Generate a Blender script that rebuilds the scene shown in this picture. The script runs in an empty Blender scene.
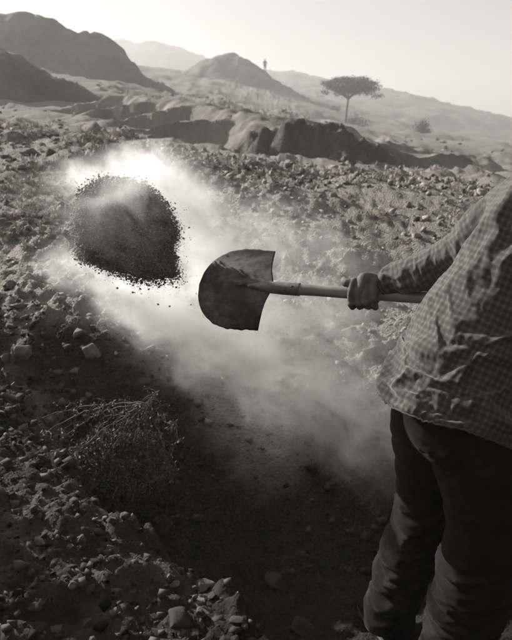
import bpy, bmesh, math, random
import numpy as np
from mathutils import Vector, Matrix
from mathutils.bvhtree import BVHTree

random.seed(7)
RNG = np.random.default_rng(11)
S = bpy.context.scene
C = S.collection
rad = math.radians

# ------------------------------------------------------------------ camera
PITCH = 14.0
CAM_Z = 1.5
cam_d = bpy.data.cameras.new('camera')
cam = bpy.data.objects.new('camera', cam_d)
C.objects.link(cam)
cam.location = (0, 0, CAM_Z)
cam.rotation_euler = (rad(90 - PITCH), 0, 0)
cam_d.sensor_fit = 'VERTICAL'
cam_d.sensor_height = 30.0
cam_d.sensor_width = 24.0
cam_d.lens = 30.0 * 690.0 / 640.0
cam_d.clip_start = 0.05
cam_d.clip_end = 3000
cam_d.dof.use_dof = True
cam_d.dof.focus_distance = 2.25
cam_d.dof.aperture_fstop = 5.6
S.camera = cam

# ------------------------------------------------------------------ light
SUN_AZ, SUN_EL = -53.0, 26.0          # degrees left of the view direction (+Y), elevation
sdir = Vector((math.sin(rad(SUN_AZ)) * math.cos(rad(SUN_EL)),
               math.cos(rad(SUN_AZ)) * math.cos(rad(SUN_EL)), math.sin(rad(SUN_EL))))
w = bpy.data.worlds.new('World')
S.world = w
w.use_nodes = True
wn, wl = w.node_tree.nodes, w.node_tree.links
bg = wn['Background']
sky = wn.new('ShaderNodeTexSky')
sky.sky_type = 'NISHITA'
sky.sun_disc = False
sky.sun_elevation = rad(SUN_EL)
sky.sun_rotation = rad(SUN_AZ)
sky.dust_density = 1.2
sky.air_density = 0.6
bw = wn.new('ShaderNodeRGBToBW')
tint = wn.new('ShaderNodeMix')
tint.data_type = 'RGBA'
tint.blend_type = 'MULTIPLY'
tint.inputs[0].default_value = 1.0
tint.inputs[7].default_value = (1.0, 0.995, 0.98, 1)   # the print's warm tone
wl.new(sky.outputs[0], bw.inputs[0])
wl.new(bw.outputs[0], tint.inputs[6])
wl.new(tint.outputs[2], bg.inputs[0])
bg.inputs[1].default_value = 0.05

sun_d = bpy.data.lights.new('sun', 'SUN')
sun_d.energy = 5.0
sun_d.angle = rad(0.5)
sun_d.color = (1.0, 0.975, 0.935)
sun = bpy.data.objects.new('sun', sun_d)
C.objects.link(sun)
sun.rotation_euler = (-sdir).to_track_quat('-Z', 'Y').to_euler()
sun.location = (-20, 20, 30)

S.view_settings.view_transform = 'Standard'
S.view_settings.look = 'None'
S.view_settings.gamma = 1.0
S.view_settings.exposure = 1.3
S.cycles.volume_bounces = 4
S.cycles.use_adaptive_sampling = True
S.cycles.adaptive_threshold = 0.03
S.cycles.max_bounces = 5
S.cycles.diffuse_bounces = 2
S.cycles.transparent_max_bounces = 8
S.cycles.volume_step_rate = 1.0
S.cycles.volume_max_steps = 256

# ------------------------------------------------------------------ helpers
F_ = np.array([0, math.cos(rad(PITCH)), -math.sin(rad(PITCH))])
U_ = np.array([0, math.sin(rad(PITCH)), math.cos(rad(PITCH))])
R_ = np.array([1.0, 0, 0])
CAMP = np.array([0, 0, CAM_Z])

def P(px, py, d):
    """point at depth d (metres along the view axis) for a spot in the 512x640 picture"""
    return CAMP + d * (F_ + (px - 256) / 690.0 * R_ + (320 - py) / 690.0 * U_)

def spread(y):
    return y if y <= 30 else 30 + (y - 30) * 1.45

def PY(px, py, y):
    """the same, for a known ground distance y (distances past 30 m stretched to the valley's real depth)"""
    y = spread(y)
    r = F_ + (px - 256) / 690.0 * R_ + (320 - py) / 690.0 * U_
    return CAMP + r * (y / r[1])

def proj(p):
    q = np.asarray(p) - CAMP
    d = q @ F_
    return 256 + 690 * (q @ R_) / d, 320 - 690 * (q @ U_) / d

def hash3(ix, iy, iz, seed):
    h = (ix.astype(np.int64) * 374761393 + iy.astype(np.int64) * 668265263 + iz.astype(np.int64) * 2147483647 + seed * 1274126177)
    h = (h ^ (h >> 13)) * 1274126177
    h = (h ^ (h >> 16)) & 0xFFFFFF
    return h / float(0xFFFFFF)

def vnoise(p, seed=0):
    """value noise in -1..1 on an (n,3) array"""
    p = np.asarray(p, float)
    i = np.floor(p).astype(np.int64)
    f = p - i
    f = f * f * f * (f * (f * 6 - 15) + 10)
    r = 0
    for dx in (0, 1):
        for dy in (0, 1):
            for dz in (0, 1):
                wgt = (f[:, 0] if dx else 1 - f[:, 0]) * (f[:, 1] if dy else 1 - f[:, 1]) * (f[:, 2] if dz else 1 - f[:, 2])
                r = r + wgt * hash3(i[:, 0] + dx, i[:, 1] + dy, i[:, 2] + dz, seed)
    return r * 2 - 1

def fbm(p, octv=4, seed=0, gain=0.5, lac=2.03):
    a, s, r = 1.0, 0.0, 0
    p = np.asarray(p, float)
    for k in range(octv):
        r = r + a * vnoise(p, seed + k * 17)
        s += a
        a *= gain
        p = p * lac + 7.3
    return r / s

def clods(x, y, cell, prob, seed):
    """relief of half-buried lumps: flattened domes of random size in a jittered grid, 0..1"""
    u, v = x / cell, y / cell
    iu, iv = np.floor(u).astype(np.int64), np.floor(v).astype(np.int64)
    out = np.zeros(len(x))
    z0 = np.zeros_like(iu)
    for du in (-1, 0, 1):
        for dv in (-1, 0, 1):
            a, b = iu + du, iv + dv
            h1, h2, h3, h4 = (hash3(a, b, z0 + k, seed) for k in range(4))
            r = 0.25 + 0.42 * h3
            ang = h4 * 6.283
            dx, dy = u - (a + 0.2 + 0.6 * h1), v - (b + 0.2 + 0.6 * h2)
            ex, ey = dx * np.cos(ang) + dy * np.sin(ang), (dy * np.cos(ang) - dx * np.sin(ang)) * (1.1 + 0.6 * h1)
            d = np.maximum(np.abs(ex) * 0.85 + np.abs(ey) * 0.35, np.hypot(ex, ey)) / r
            hgt = r * np.clip(1 - d ** 3, 0, 1) ** 0.6
            out = np.maximum(out, np.where(h4 < prob, hgt, 0))
    return out

def xy0(x, y):
    return np.stack([x, y, np.zeros_like(x)], 1)

def smooth(t):
    t = np.clip(t, 0, 1)
    return t * t * (3 - 2 * t)

def link(o, parent=None):
    C.objects.link(o)
    if parent is not None:
        o.parent = parent
    return o

def mesh_np(name, V, F, mat=None, parent=None, smooth_shade=True, uv=None):
    """one mesh object from an (n,3) vertex array and an (m,3|4) face array"""
    V = np.asarray(V, np.float32)
    F = np.asarray(F, np.int32)
    me = bpy.data.meshes.new(name)
    n = F.shape[1]
    me.vertices.add(len(V))
    me.vertices.foreach_set('co', V.ravel())
    me.loops.add(F.size)
    me.loops.foreach_set('vertex_index', F.ravel())
    me.polygons.add(len(F))
    me.polygons.foreach_set('loop_start', np.arange(0, F.size, n, dtype=np.int32))
    if uv is not None:
        ul = me.uv_layers.new(name='UVMap')
        ul.data.foreach_set('uv', np.asarray(uv, np.float32).ravel())
    me.update(calc_edges=True)
    me.validate()
    if smooth_shade:
        me.polygons.foreach_set('use_smooth', np.ones(len(me.polygons), bool))
    if mat:
        me.materials.append(mat)
    return link(bpy.data.objects.new(name, me), parent)

def tag(o, label=None, cat=None, group=None, kind=None):
    for k, v in (('label', label), ('category', cat), ('group', group), ('kind', kind)):
        if v:
            o[k] = v
    return o

def thing(name, label, cat, loc=(0, 0, 0), group=None):
    o = bpy.data.objects.new(name, None)
    o.empty_display_size = 0.1
    C.objects.link(o)
    o.location = loc
    return tag(o, label, cat, group)

# ------------------------------------------------------------------ materials
def warm(v):
    return (v, v * 0.915, v * 0.815, 1)

def ramp(nt, stops):
    r = nt.nodes.new('ShaderNodeValToRGB')
    e = r.color_ramp.elements
    e[0].position, e[0].color = stops[0][0], warm(stops[0][1])
    e[1].position, e[1].color = stops[-1][0], warm(stops[-1][1])
    for p_, c_ in stops[1:-1]:
        k = e.new(p_)
        k.color = warm(c_)
    return r

def noise_node(nt, vec, scale, detail=6, rough=0.6):
    n = nt.nodes.new('ShaderNodeTexNoise')
    n.inputs['Scale'].default_value = scale
    n.inputs['Detail'].default_value = detail
    n.inputs['Roughness'].default_value = rough
    nt.links.new(vec, n.inputs['Vector'])
    return n

def basic(name, lo, hi, scale=6.0, rough=0.9, bump=0.0, bscale=40.0, metallic=0.0, per_island=False, spec=0.3, bdist=0.01):
    m = bpy.data.materials.new(name)
    m.use_nodes = True
    nt = m.node_tree
    b = nt.nodes['Principled BSDF']
    tc = nt.nodes.new('ShaderNodeTexCoord')
    n = noise_node(nt, tc.outputs['Object'], scale)
    r = ramp(nt, [(0.3, lo), (0.7, hi)])
    fac = n.outputs['Fac']
    if per_island:
        g = nt.nodes.new('ShaderNodeNewGeometry')
        a = nt.nodes.new('ShaderNodeMath')
        a.operation = 'MULTIPLY_ADD'
        a.inputs[1].default_value = 0.5
        nt.links.new(g.outputs['Random Per Island'], a.inputs[0])
        h = nt.nodes.new('ShaderNodeMath')
        h.operation = 'MULTIPLY'
        h.inputs[1].default_value = 0.5
        nt.links.new(fac, h.inputs[0])
        nt.links.new(h.outputs[0], a.inputs[2])
        fac = a.outputs[0]
    nt.links.new(fac, r.inputs[0])
    nt.links.new(r.outputs[0], b.inputs['Base Color'])
    b.inputs['Roughness'].default_value = rough
    b.inputs['Metallic'].default_value = metallic
    b.inputs['Specular IOR Level'].default_value = spec
    if bump:
        n2 = noise_node(nt, tc.outputs['Object'], bscale, 8, 0.7)
        bp = nt.nodes.new('ShaderNodeBump')
        bp.inputs['Strength'].default_value = bump
        bp.inputs['Distance'].default_value = bdist
        nt.links.new(n2.outputs['Fac'], bp.inputs['Height'])
        nt.links.new(bp.outputs[0], b.inputs['Normal'])
    return m

def soil_material():
    """dry pale surface dust over darker freshly dug earth (own colour of the earth, vertex attribute 'dug')"""
    m = bpy.data.materials.new('soil')
    m.use_nodes = True
    nt = m.node_tree
    b = nt.nodes['Principled BSDF']
    tc = nt.nodes.new('ShaderNodeTexCoord')
    o = tc.outputs['Object']
    n1 = noise_node(nt, o, 1.3, 8, 0.65)
    dry = ramp(nt, [(0.28, 0.13), (0.5, 0.24), (0.72, 0.40)])
    n3 = noise_node(nt, o, 14.0, 8, 0.75)
    mixn = nt.nodes.new('ShaderNodeMix')
    mixn.inputs[0].default_value = 0.55
    nt.links.new(n1.outputs['Fac'], mixn.inputs[2])
    nt.links.new(n3.outputs['Fac'], mixn.inputs[3])
    nt.links.new(mixn.outputs[0], dry.inputs[0])
    damp_shade = ramp(nt, [(0.3, 0.015), (0.7, 0.042)])  # dug-earth tone taken darker to stand in for foreground shade
    nt.links.new(n3.outputs['Fac'], damp_shade.inputs[0])
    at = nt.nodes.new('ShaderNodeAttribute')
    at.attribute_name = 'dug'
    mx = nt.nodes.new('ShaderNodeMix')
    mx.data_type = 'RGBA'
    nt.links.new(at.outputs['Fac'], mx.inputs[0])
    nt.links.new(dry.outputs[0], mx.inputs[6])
    nt.links.new(damp_shade.outputs[0], mx.inputs[7])
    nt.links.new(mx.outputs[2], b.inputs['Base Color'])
    b.inputs['Roughness'].default_value = 0.95
    b.inputs['Specular IOR Level'].default_value = 0.15
    v = nt.nodes.new('ShaderNodeTexVoronoi')
    v.inputs['Scale'].default_value = 75
    nt.links.new(o, v.inputs['Vector'])
    n4 = noise_node(nt, o, 55, 8, 0.75)
    v.inputs['Randomness'].default_value = 1.0
    ad = nt.nodes.new('ShaderNodeMath')
    ad.operation = 'MULTIPLY_ADD'
    ad.inputs[1].default_value = -0.9
    nt.links.new(v.outputs['Distance'], ad.inputs[0])
    nt.links.new(n4.outputs['Fac'], ad.inputs[2])
    bp = nt.nodes.new('ShaderNodeBump')
    bp.inputs['Strength'].default_value = 0.7
    bp.inputs['Distance'].default_value = 0.018
    nt.links.new(ad.outputs[0], bp.inputs['Height'])
    nt.links.new(bp.outputs[0], b.inputs['Normal'])
    return m

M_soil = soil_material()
M_hill = basic('hill_earth', 0.09, 0.25, 0.35, 0.95, 1.0, 1.6, spec=0.1, bdist=0.25)
M_bank = basic('spoil_bank', 0.15, 0.32, 1.2, 0.95, 0.8, 5.0, spec=0.1, bdist=0.06)
M_shade_bank = basic('unseen_shade_bank', 0.02, 0.06, 1.5, 0.95, 1.0, 6.0, spec=0.1, bdist=0.05)  # only for the added bank behind the camera, dark to bounce little light
M_far = basic('far_hillside', 0.10, 0.22, 0.05, 0.95, 0.8, 0.25, spec=0.1, bdist=1.5)
M_stone = basic('stone', 0.09, 0.24, 14.0, 0.9, 0.9, 45.0, spec=0.25)
M_lit_shade_crumbs = basic('lit_shade_crumbs', 0.012, 0.12, 30.0, 0.95, 0, per_island=True, spec=0.15)  # dark and pale crumbs paint shade and lit tops on the bank
M_gravel = basic('gravel', 0.10, 0.30, 30.0, 0.95, 0, per_island=True, spec=0.15)
M_grass = basic('dry_straw', 0.34, 0.58, 12.0, 0.8, 0, per_island=True)
M_leafdry = basic('dusty_leaf', 0.05, 0.18, 20.0, 0.8, 0, per_island=True)
M_twig = basic('twig', 0.08, 0.20, 20.0, 0.85)
M_tree_leaf = basic('acacia_leaf', 0.05, 0.12, 2.0, 0.8, per_island=True)
M_bark = basic('bark', 0.06, 0.13, 6.0, 0.9, 0.6, 20.0)
M_clod = basic('dug_earth', 0.020, 0.065, 25.0, 0.95, 0.5, 90.0, per_island=True, spec=0.1)  # dark earth; also the shaded tone of stones and crumbs in the pit
M_thrown = basic('thrown_earth', 0.18, 0.42, 25.0, 0.95, 0.5, 90.0, per_island=True, spec=0.1)
M_trouser = basic('dark_denim', 0.012, 0.024, 14.0, 0.95, 0.25, 700.0, spec=0.03, bdist=0.001)
M_trouser.node_tree.nodes['Principled BSDF'].inputs['Sheen Weight'].default_value = 0.05
M_trouser.node_tree.nodes['Principled BSDF'].inputs['Sheen Roughness'].default_value = 0.4
def dusty_lit_denim():  # pale dust patches on the lower legs, also standing in for lit creases
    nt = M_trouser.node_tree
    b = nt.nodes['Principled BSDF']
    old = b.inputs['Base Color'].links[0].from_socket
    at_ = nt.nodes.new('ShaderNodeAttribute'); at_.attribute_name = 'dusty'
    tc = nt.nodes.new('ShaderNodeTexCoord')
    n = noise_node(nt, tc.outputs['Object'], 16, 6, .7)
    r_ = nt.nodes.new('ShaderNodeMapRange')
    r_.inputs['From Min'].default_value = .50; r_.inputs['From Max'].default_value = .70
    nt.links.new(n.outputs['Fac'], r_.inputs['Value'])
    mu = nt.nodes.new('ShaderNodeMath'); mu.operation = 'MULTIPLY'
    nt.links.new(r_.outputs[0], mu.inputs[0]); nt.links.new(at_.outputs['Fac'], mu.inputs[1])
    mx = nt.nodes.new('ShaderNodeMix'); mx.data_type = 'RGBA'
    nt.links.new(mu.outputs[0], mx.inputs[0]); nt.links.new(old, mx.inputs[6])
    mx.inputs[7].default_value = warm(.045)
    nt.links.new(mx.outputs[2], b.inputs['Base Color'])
dusty_lit_denim()
M_boot = basic('dusty_leather', 0.010, 0.024, 18.0, 0.9, 0.3, 120.0, spec=0.05)
M_skin = basic('skin', 0.09, 0.17, 30.0, 0.7, 0.6, 130.0, spec=0.2, bdist=0.003)
M_hair = basic('hair', 0.01, 0.02, 60.0, 0.6)
M_cord = basic('bracelet_cord', 0.02, 0.10, 150.0, 0.7)
M_eye = basic('eye', 0.5, 0.6, 5.0, 0.2)

# ------------------------------------------------------------------ ground
pts = []
for px, py, y in [
    (200, 600, 2.36), (330, 600, 2.36), (450, 640, 2.1), (600, 640, 2.1), (-150, 600, 2.36),
    (256, 560, 2.60), (400, 560, 2.60), (600, 560, 2.60), (100, 560, 2.60), (-150, 560, 2.60),
    (0, 315, 3.55), (60, 335, 3.35), (120, 365, 3.2), (200, 395, 3.1), (300, 405, 3.1), (420, 410, 3.1), (600, 410, 3.1), (-250, 300, 3.6),
    (0, 420, 2.95), (120, 460, 2.85), (200, 475, 2.85), (300, 480, 2.85), (420, 482, 2.85), (600, 482, 2.85), (-250, 400, 3.0),
    (-250, 270, 4.1), (0, 275, 4.1), (120, 290, 3.95), (250, 300, 3.85), (400, 310, 3.8), (600, 310, 3.8),
    (-250, 170, 5.8), (0, 190, 5.5), (130, 190, 5.4), (250, 200, 5.2), (400, 220, 5.0), (512, 230, 4.9), (800, 240, 4.8),
    (-250, 120, 10), (0, 125, 9.5), (100, 135, 8.8), (200, 150, 7.8), (300, 172, 6.6), (370, 180, 6.3), (450, 192, 6.1), (512, 203, 5.9), (800, 230, 5.9),
    (60, 120, 16), (150, 142, 14), (250, 163, 11.5), (350, 168, 11.5), (450, 178, 12), (512, 188, 11), (-250, 100, 20), (800, 200, 12),
    (0, 75, 32), (150, 93, 34), (250, 108, 34), (350, 140, 30), (450, 160, 28), (512, 168, 26), (-250, 70, 32), (800, 180, 26),
    (0, 60, 60), (120, 75, 60), (200, 88, 60), (300, 108, 60), (347, 131, 55), (422, 137, 50), (512, 150, 50), (-250, 50, 60), (800, 170, 50),
    (0, 50, 110), (200, 78, 110), (300, 92, 110), (400, 122, 110), (512, 140, 110), (800, 175, 110), (-250, 40, 110)]:
    pts.append(PY(px, py, y))
for q in [(0, 0.8, -0.22), (1.2, 0.8, -0.2), (-1.2, 0.8, -0.2), (0.6, 1.4, -0.22), (-0.5, 1.6, -0.2), (2.5, 1.5, 0.1), (2.2, 0.8, 0)]:
    pts.append(np.array(q, float))
pts = np.array(pts)

def uvc(x, y):
    yy = np.clip(y, 0.8, 170)
    return np.stack([np.clip(x / (yy + 1.2), -1.1, 1.1) * 3.0, np.log(yy + 0.6) * 1.6], 1)

def tps_k(a, b):
    d2 = ((a[:, None, :] - b[None, :, :]) ** 2).sum(2)
    return 0.5 * d2 * np.log(d2 + 1e-9)

CP = uvc(pts[:, 0], pts[:, 1])
n_ = len(CP)
A = np.zeros((n_ + 3, n_ + 3))
A[:n_, :n_] = tps_k(CP, CP) + np.eye(n_) * 1e-3
A[:n_, n_] = A[n_, :n_] = 1
A[:n_, n_ + 1:] = CP
A[n_ + 1:, :n_] = CP.T
W_ = np.linalg.solve(A, np.concatenate([pts[:, 2], [0, 0, 0]]))

EDGE = np.array([(-4.5, 7.0), (-2.2, 4.4), (-1.18, 3.02), (-0.55, 2.2), (0.04, 1.6), (0.22, 1.2), (0.35, 0.5), (0.4, -6.0)])

def edge_sd(x, y):
    """signed distance to the lip of the near bank, negative on the bank (left)"""
    best = np.full(len(x), 1e9)
    sg = np.ones(len(x))
    for a, b in zip(EDGE[:-1], EDGE[1:]):
        ab = b - a
        t = np.clip(((x - a[0]) * ab[0] + (y - a[1]) * ab[1]) / (ab @ ab), 0, 1)
        dx, dy = x - a[0] - t * ab[0], y - a[1] - t * ab[1]
        d = np.hypot(dx, dy)
        cr = ab[0] * (y - a[1]) - ab[1] * (x - a[0])
        up = d < best
        sg = np.where(up, np.sign(cr), sg)
        best = np.where(up, d, best)
    return best * sg

def base_z(x, y):
    u = uvc(x, y)
    out = np.empty(len(x))
    for i in range(0, len(x), 40000):
        q = u[i:i + 40000]
        out[i:i + 40000] = np.einsum('ij,j->i', tps_k(q, CP), W_[:n_]) + W_[n_] + q[:, 0] * W_[n_ + 1] + q[:, 1] * W_[n_ + 2]
    far = smooth((np.hypot(x, y) - 120) / 150)
    return out * (1 - far) + 0.0 * far

def ground_parts(x, y):
    x = np.asarray(x, float)
    y = np.asarray(y, float)
    z = base_z(x, y)
    p = xy0(x, y)
    sd = edge_sd(x, y) + 0.20 * fbm(p * 3.1, 5, 3, 0.6)
    fade = 1 - smooth((y - 3.2) / 1.6)
    m = (1 - smooth((sd + 0.04) / 0.26)) * fade
    zb = 0.235 - 0.16 * np.clip(x, -3, 1.5) + 0.05 * fbm(p * 1.7, 3, 5)
    z = np.where(m > 0, z * (1 - m) + np.maximum(zb, z) * m, z)
    r = np.hypot(x, y)
    near = 1 - smooth((r - 5) / 9)
    # clods and rubble relief
    patch = smooth(0.45 + 1.8 * fbm(p * 0.9, 3, 41))
    rough = np.clip(0.25 + 0.75 * patch + 0.5 * m, 0, 1.2)
    wx, wy = x + 0.03 * fbm(p * 8, 3, 22), y + 0.03 * fbm(p * 8, 3, 23)
    z = z + near * (0.07 * fbm(p * 2.2, 5, 21, 0.55)
                    + rough * (0.075 * clods(wx, wy, 0.17, 0.45, 31) + 0.05 * clods(wx, wy, 0.075, 0.6, 33) + 0.026 * clods(x, y, 0.034, 0.7, 35))
                    + 0.012 * fbm(p * 30, 3, 51))
    mid = smooth((r - 4) / 5)
    lim = np.clip(r / 40.0, 0, 1)
    z = z + mid * (1 - smooth((r - 45) / 30)) * (0.13 * clods(wx, wy, 0.62, 0.35, 37) + 0.12 * clods(wx, wy, 0.27, 0.5, 38) + 0.10 * fbm(p * 1.6, 4, 39, .6)) * np.clip(0.25 + patch, 0, 1)
    z = z + mid * (0.20 * fbm(p * 0.55, 4, 61) * (0.4 + lim * 1.6) + 0.09 * (np.abs(fbm(p * 1.9, 4, 71)) - 0.2))
    z = z + smooth((r - 15) / 30) * (1 - smooth((r - 100) / 80)) * 0.55 * fbm(p * 0.16, 4, 81)
    dug = smooth((0.60 - (y - 2.75 + 0.25 * np.clip(x, -1.5, 1)) / 1.0 + 0.5 * fbm(p * 2.2, 4, 91)) / 0.5) * (1 - m)  # dug earth in the pit, its shade painted in with the dark tone
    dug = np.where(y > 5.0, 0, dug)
    spoil = np.clip(0.97 + 0.4 * fbm(p * 4.0, 4, 95), 0.7, 1.0)  # paints shade over nearly all of the near bank
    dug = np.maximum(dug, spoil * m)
    return z, dug, m

def gz(x, y):
    one = np.isscalar(x)
    z = ground_parts(np.atleast_1d(np.asarray(x, float)), np.atleast_1d(np.asarray(y, float)))[0]
    return float(z[0]) if one else z

def graded(lo, hi, d0, growth, dmax):
    out = [lo]
    d = d0
    while out[-1] < hi:
        out.append(out[-1] + d)
        d = min(d * growth, dmax)
    out[-1] = hi
    return np.array(out)

ypos = np.concatenate([np.linspace(1.0, 3.4, 190), graded(3.42, 620, 0.015, 1.021, 14)])
yneg = 1.0 - graded(0.02, 621, 0.03, 1.12, 30)
gy = np.concatenate([yneg[::-1], ypos])
xp = np.concatenate([np.linspace(0, 1.4, 100), graded(1.416, 620, 0.016, 1.03, 16)])
gx = np.concatenate([-xp[:0:-1], xp])
GX, GY = np.meshgrid(gx, gy)
fx, fy = GX.ravel(), GY.ravel()
seen_ = (np.abs(fx) < 0.6 * np.abs(fy) + 3) & (fy > -3) | (np.hypot(fx, fy) < 9)
zz, dug = base_z(fx, fy), np.zeros(len(fx))
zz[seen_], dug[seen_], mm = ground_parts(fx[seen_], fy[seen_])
V = np.stack([GX.ravel(), GY.ravel(), zz], 1)
nx_, ny_ = len(gx), len(gy)
idx = np.arange(nx_ * ny_).reshape(ny_, nx_)
Fq = np.stack([idx[:-1, :-1].ravel(), idx[:-1, 1:].ravel(), idx[1:, 1:].ravel(), idx[1:, :-1].ravel()], 1)
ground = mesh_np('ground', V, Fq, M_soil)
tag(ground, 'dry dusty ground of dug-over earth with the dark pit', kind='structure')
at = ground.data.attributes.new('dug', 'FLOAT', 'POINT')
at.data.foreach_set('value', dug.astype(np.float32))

# ------------------------------------------------------------------ hills and heaps
def ridge_hill(name, crest, slope, step, mat, rough=0.1, rscale=0.5, seed=0, margin=None, cap=0.6, label=None, sink=0.3, back=1.0):
    """earth heap falling away on both sides of a crest polyline (world points)"""
    crest = np.array(crest)
    g0 = gz(crest[:, 0], crest[:, 1])
    hmax = max(0.4, float((crest[:, 2] - g0).max()))
    mg = margin or hmax / slope * 1.7 + cap
    x0, x1 = crest[:, 0].min() - mg, crest[:, 0].max() + mg
    y0, y1 = crest[:, 1].min() - mg, crest[:, 1].max() + mg
    xs, ys = np.arange(x0, x1 + step, step), np.arange(y0, y1 + step, step)
    X, Y = np.meshgrid(xs, ys)
    x, y = X.ravel(), Y.ravel()
    best = np.full(len(x), -1e9)
    p = xy0(x, y)
    wob = 0.35 * hmax / slope * fbm(p * (0.5 / (hmax / slope)), 3, seed + 2)
    for a, b in zip(crest[:-1], crest[1:]):
        ab = (b - a)[:2]
        t = np.clip(((x - a[0]) * ab[0] + (y - a[1]) * ab[1]) / (ab @ ab), 0, 1)
        d = np.hypot(x - a[0] - t * ab[0], y - a[1] - t * ab[1])
        d = np.where(y > a[1] + t * ab[1], d * back, d)
        d = np.maximum(d + wob * smooth(d / (hmax / slope)), 0)
        h = a[2] + t * (b[2] - a[2]) - slope * (np.sqrt(d * d + cap * cap) - cap)
        best = np.maximum(best, h)
    gul = np.abs(fbm(p * rscale, 4, seed + 5))
    z = best + rough * (1.2 * (gul - 0.25) + 0.9 * fbm(p * rscale * 3.1, 4, seed + 9) + 0.4 * fbm(p * rscale * 9, 3, seed + 12))
    g = gz(x, y)
    z = np.maximum(z, g - sink)
    keep = (z > g - sink + 1e-4).reshape(X.shape)
    k4 = keep[:-1, :-1] | keep[1:, :-1] | keep[:-1, 1:] | keep[1:, 1:]
    ii = np.arange(X.size).reshape(X.shape)
    Fq = np.stack([ii[:-1, :-1][k4], ii[:-1, 1:][k4], ii[1:, 1:][k4], ii[1:, :-1][k4]], 1)
    used, inv = np.unique(Fq, return_inverse=True)
    o = mesh_np(name, np.stack([x, y, z], 1)[used], inv.reshape(Fq.shape), mat)
    tag(o, label, kind='structure')
    return o

def PL(l, y):
    return [PY(a, b, (y if not isinstance(y, (list, tuple)) else y[i])) for i, (a, b) in enumerate(l)]

ridge_hill('hill', PL([(-420, -30), (-200, -6), (-60, 4), (0, 11), (60, 22), (98, 36), (114, 52), (124, 68), (128, 84)], 42), 1.15, 0.25, M_hill, 0.6, 0.22, 100, cap=1.2, label='dark rounded spoil hill at the upper left')
ridge_hill('mound', PL([(-160, 0), (-60, 20), (0, 50), (22, 68), (60, 104), (88, 126)], 23), 0.75, 0.12, M_hill, 0.2, 0.6, 120, cap=0.35, label='nearer spoil mound at the left edge')
cone = ridge_hill('mound', PL([(150, 100), (175, 86), (205, 66), (229, 52), (246, 62), (265, 79), (300, 104)], [76, 77, 78, 78, 78, 78, 78]), 0.62, 0.35, M_hill, 0.42, 0.3, 140, cap=0.9, label='conical spoil mound on the skyline')
ridge_hill('embankment', PL([(84, 122), (100, 106), (130, 96), (165, 100), (200, 105), (250, 116), (290, 128)], [19, 18.5, 18, 17, 16, 14.5, 13.2]), 1.2, 0.06, M_bank, 0.08, 1.1, 160, cap=0.22, back=0.22, margin=3.4, label='shadowed earth face along the cutting')
ridge_hill('embankment', PL([(268, 134), (284, 124), (312, 123), (334, 136), (355, 160)], [11.6, 11.6, 11.4, 11.2, 10.6]), 1.7, 0.045, M_hill, 0.17, 2.2, 180, cap=0.12, back=0.4, label='broken dark block of earth below the tree')
ridge_hill('mound', PL([(362, 150), (385, 138), (402, 150), (420, 164)], 24), 0.6, 0.12, M_bank, 0.2, 0.8, 200, cap=0.3, label='low heap right of the tree')
ridge_hill('mound', PL([(425, 168), (452, 152), (478, 158), (495, 170)], 20), 0.6, 0.1, M_bank, 0.18, 0.8, 220, cap=0.3, label='low rubble heap at the right')
ridge_hill('mound', PL([(470, 168), (500, 154), (540, 150), (600, 168)], 26), 0.55, 0.14, M_bank, 0.2, 0.7, 240, cap=0.4, label='low rubble heap at the right edge')
ridge_hill('mound', PL([(120, 92), (150, 84), (172, 92)], 45), 0.6, 0.2, M_hill, 0.25, 0.6, 250, cap=0.4, label='small heap between hill and conical mound')
ridge_hill('hill', PL([(150, 80), (225, 72), (280, 72), (340, 84), (400, 97), (460, 110), (512, 122), (640, 150), (800, 190)], [205, 190, 185, 180, 175, 170, 165, 155, 145]), 0.28, 1.5, M_far, 1.3, 0.08, 260, cap=6, margin=90, label='long pale hillside sloping down to the right')
ridge_hill('hill', PL([(-300, 60), (60, 50), (118, 42), (150, 40), (185, 54), (230, 76)], [235, 230, 230, 228, 225, 220]), 0.4, 2.0, M_far, 2.0, 0.045, 280, cap=6, margin=70, label='faint far ridge in the haze')

ridge_hill('embankment', [(-6.5, -4.6, 1.2), (-3.0, -4.0, 3.2), (0.5, -3.8, 3.9), (3.2, -2.8, 4.0), (4.6, -0.4, 3.6), (5.6, 2.2, 2.4), (6.4, 4.0, 1.2)], 1.25, 0.12, M_shade_bank, 0.2, 0.8, 300, cap=0.4, label='unseen dark bank added behind and right of the viewer to block sky light')  # added out of view to keep sky light off the foreground

ridge_hill('mound', [(-4.6, 6.0, 1.7), (-3.9, 5.1, 1.9), (-3.5, 4.55, 1.0), (-3.3, 4.3, 1.0), (-3.1, 4.05, 1.75), (-2.9, 3.7, 0.85), (-2.75, 3.4, 0.85), (-2.62, 3.15, 1.6), (-2.5, 2.8, 0.75), (-2.45, 2.5, 0.8), (-2.4, 2.25, 1.35), (-2.3, 1.7, 0.7)], 2.2, 0.05, M_hill, 0.22, 1.9, 320, cap=0.12, label='unseen notched heap added left of the view to shade the near bank')  # added out of view; its gaps let streaks of sun onto the bank

# ------------------------------------------------------------------ loose stones, gravel, rubble
ICO = None
def ico(sub):
    bm = bmesh.new()
    bmesh.ops.create_icosphere(bm, subdivisions=sub, radius=1.0)
    V = np.array([v.co[:] for v in bm.verts])
    F = np.array([[v.index for v in f.verts] for f in bm.faces])
    bm.free()
    return V, F

ICO1, ICO3 = ico(1), ico(3)
# a chip: a cube's corners, jittered per variant, makes a sharp broken piece
CHIP = (np.array([(x, y, z) for x in (-.75, .75) for y in (-.75, .75) for z in (-.75, .75)], float),
        np.array([(0, 1, 3), (0, 3, 2), (4, 6, 7), (4, 7, 5), (0, 4, 5), (0, 5, 1), (2, 3, 7), (2, 7, 6), (0, 2, 6), (0, 6, 4), (1, 5, 7), (1, 7, 3)]))

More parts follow.
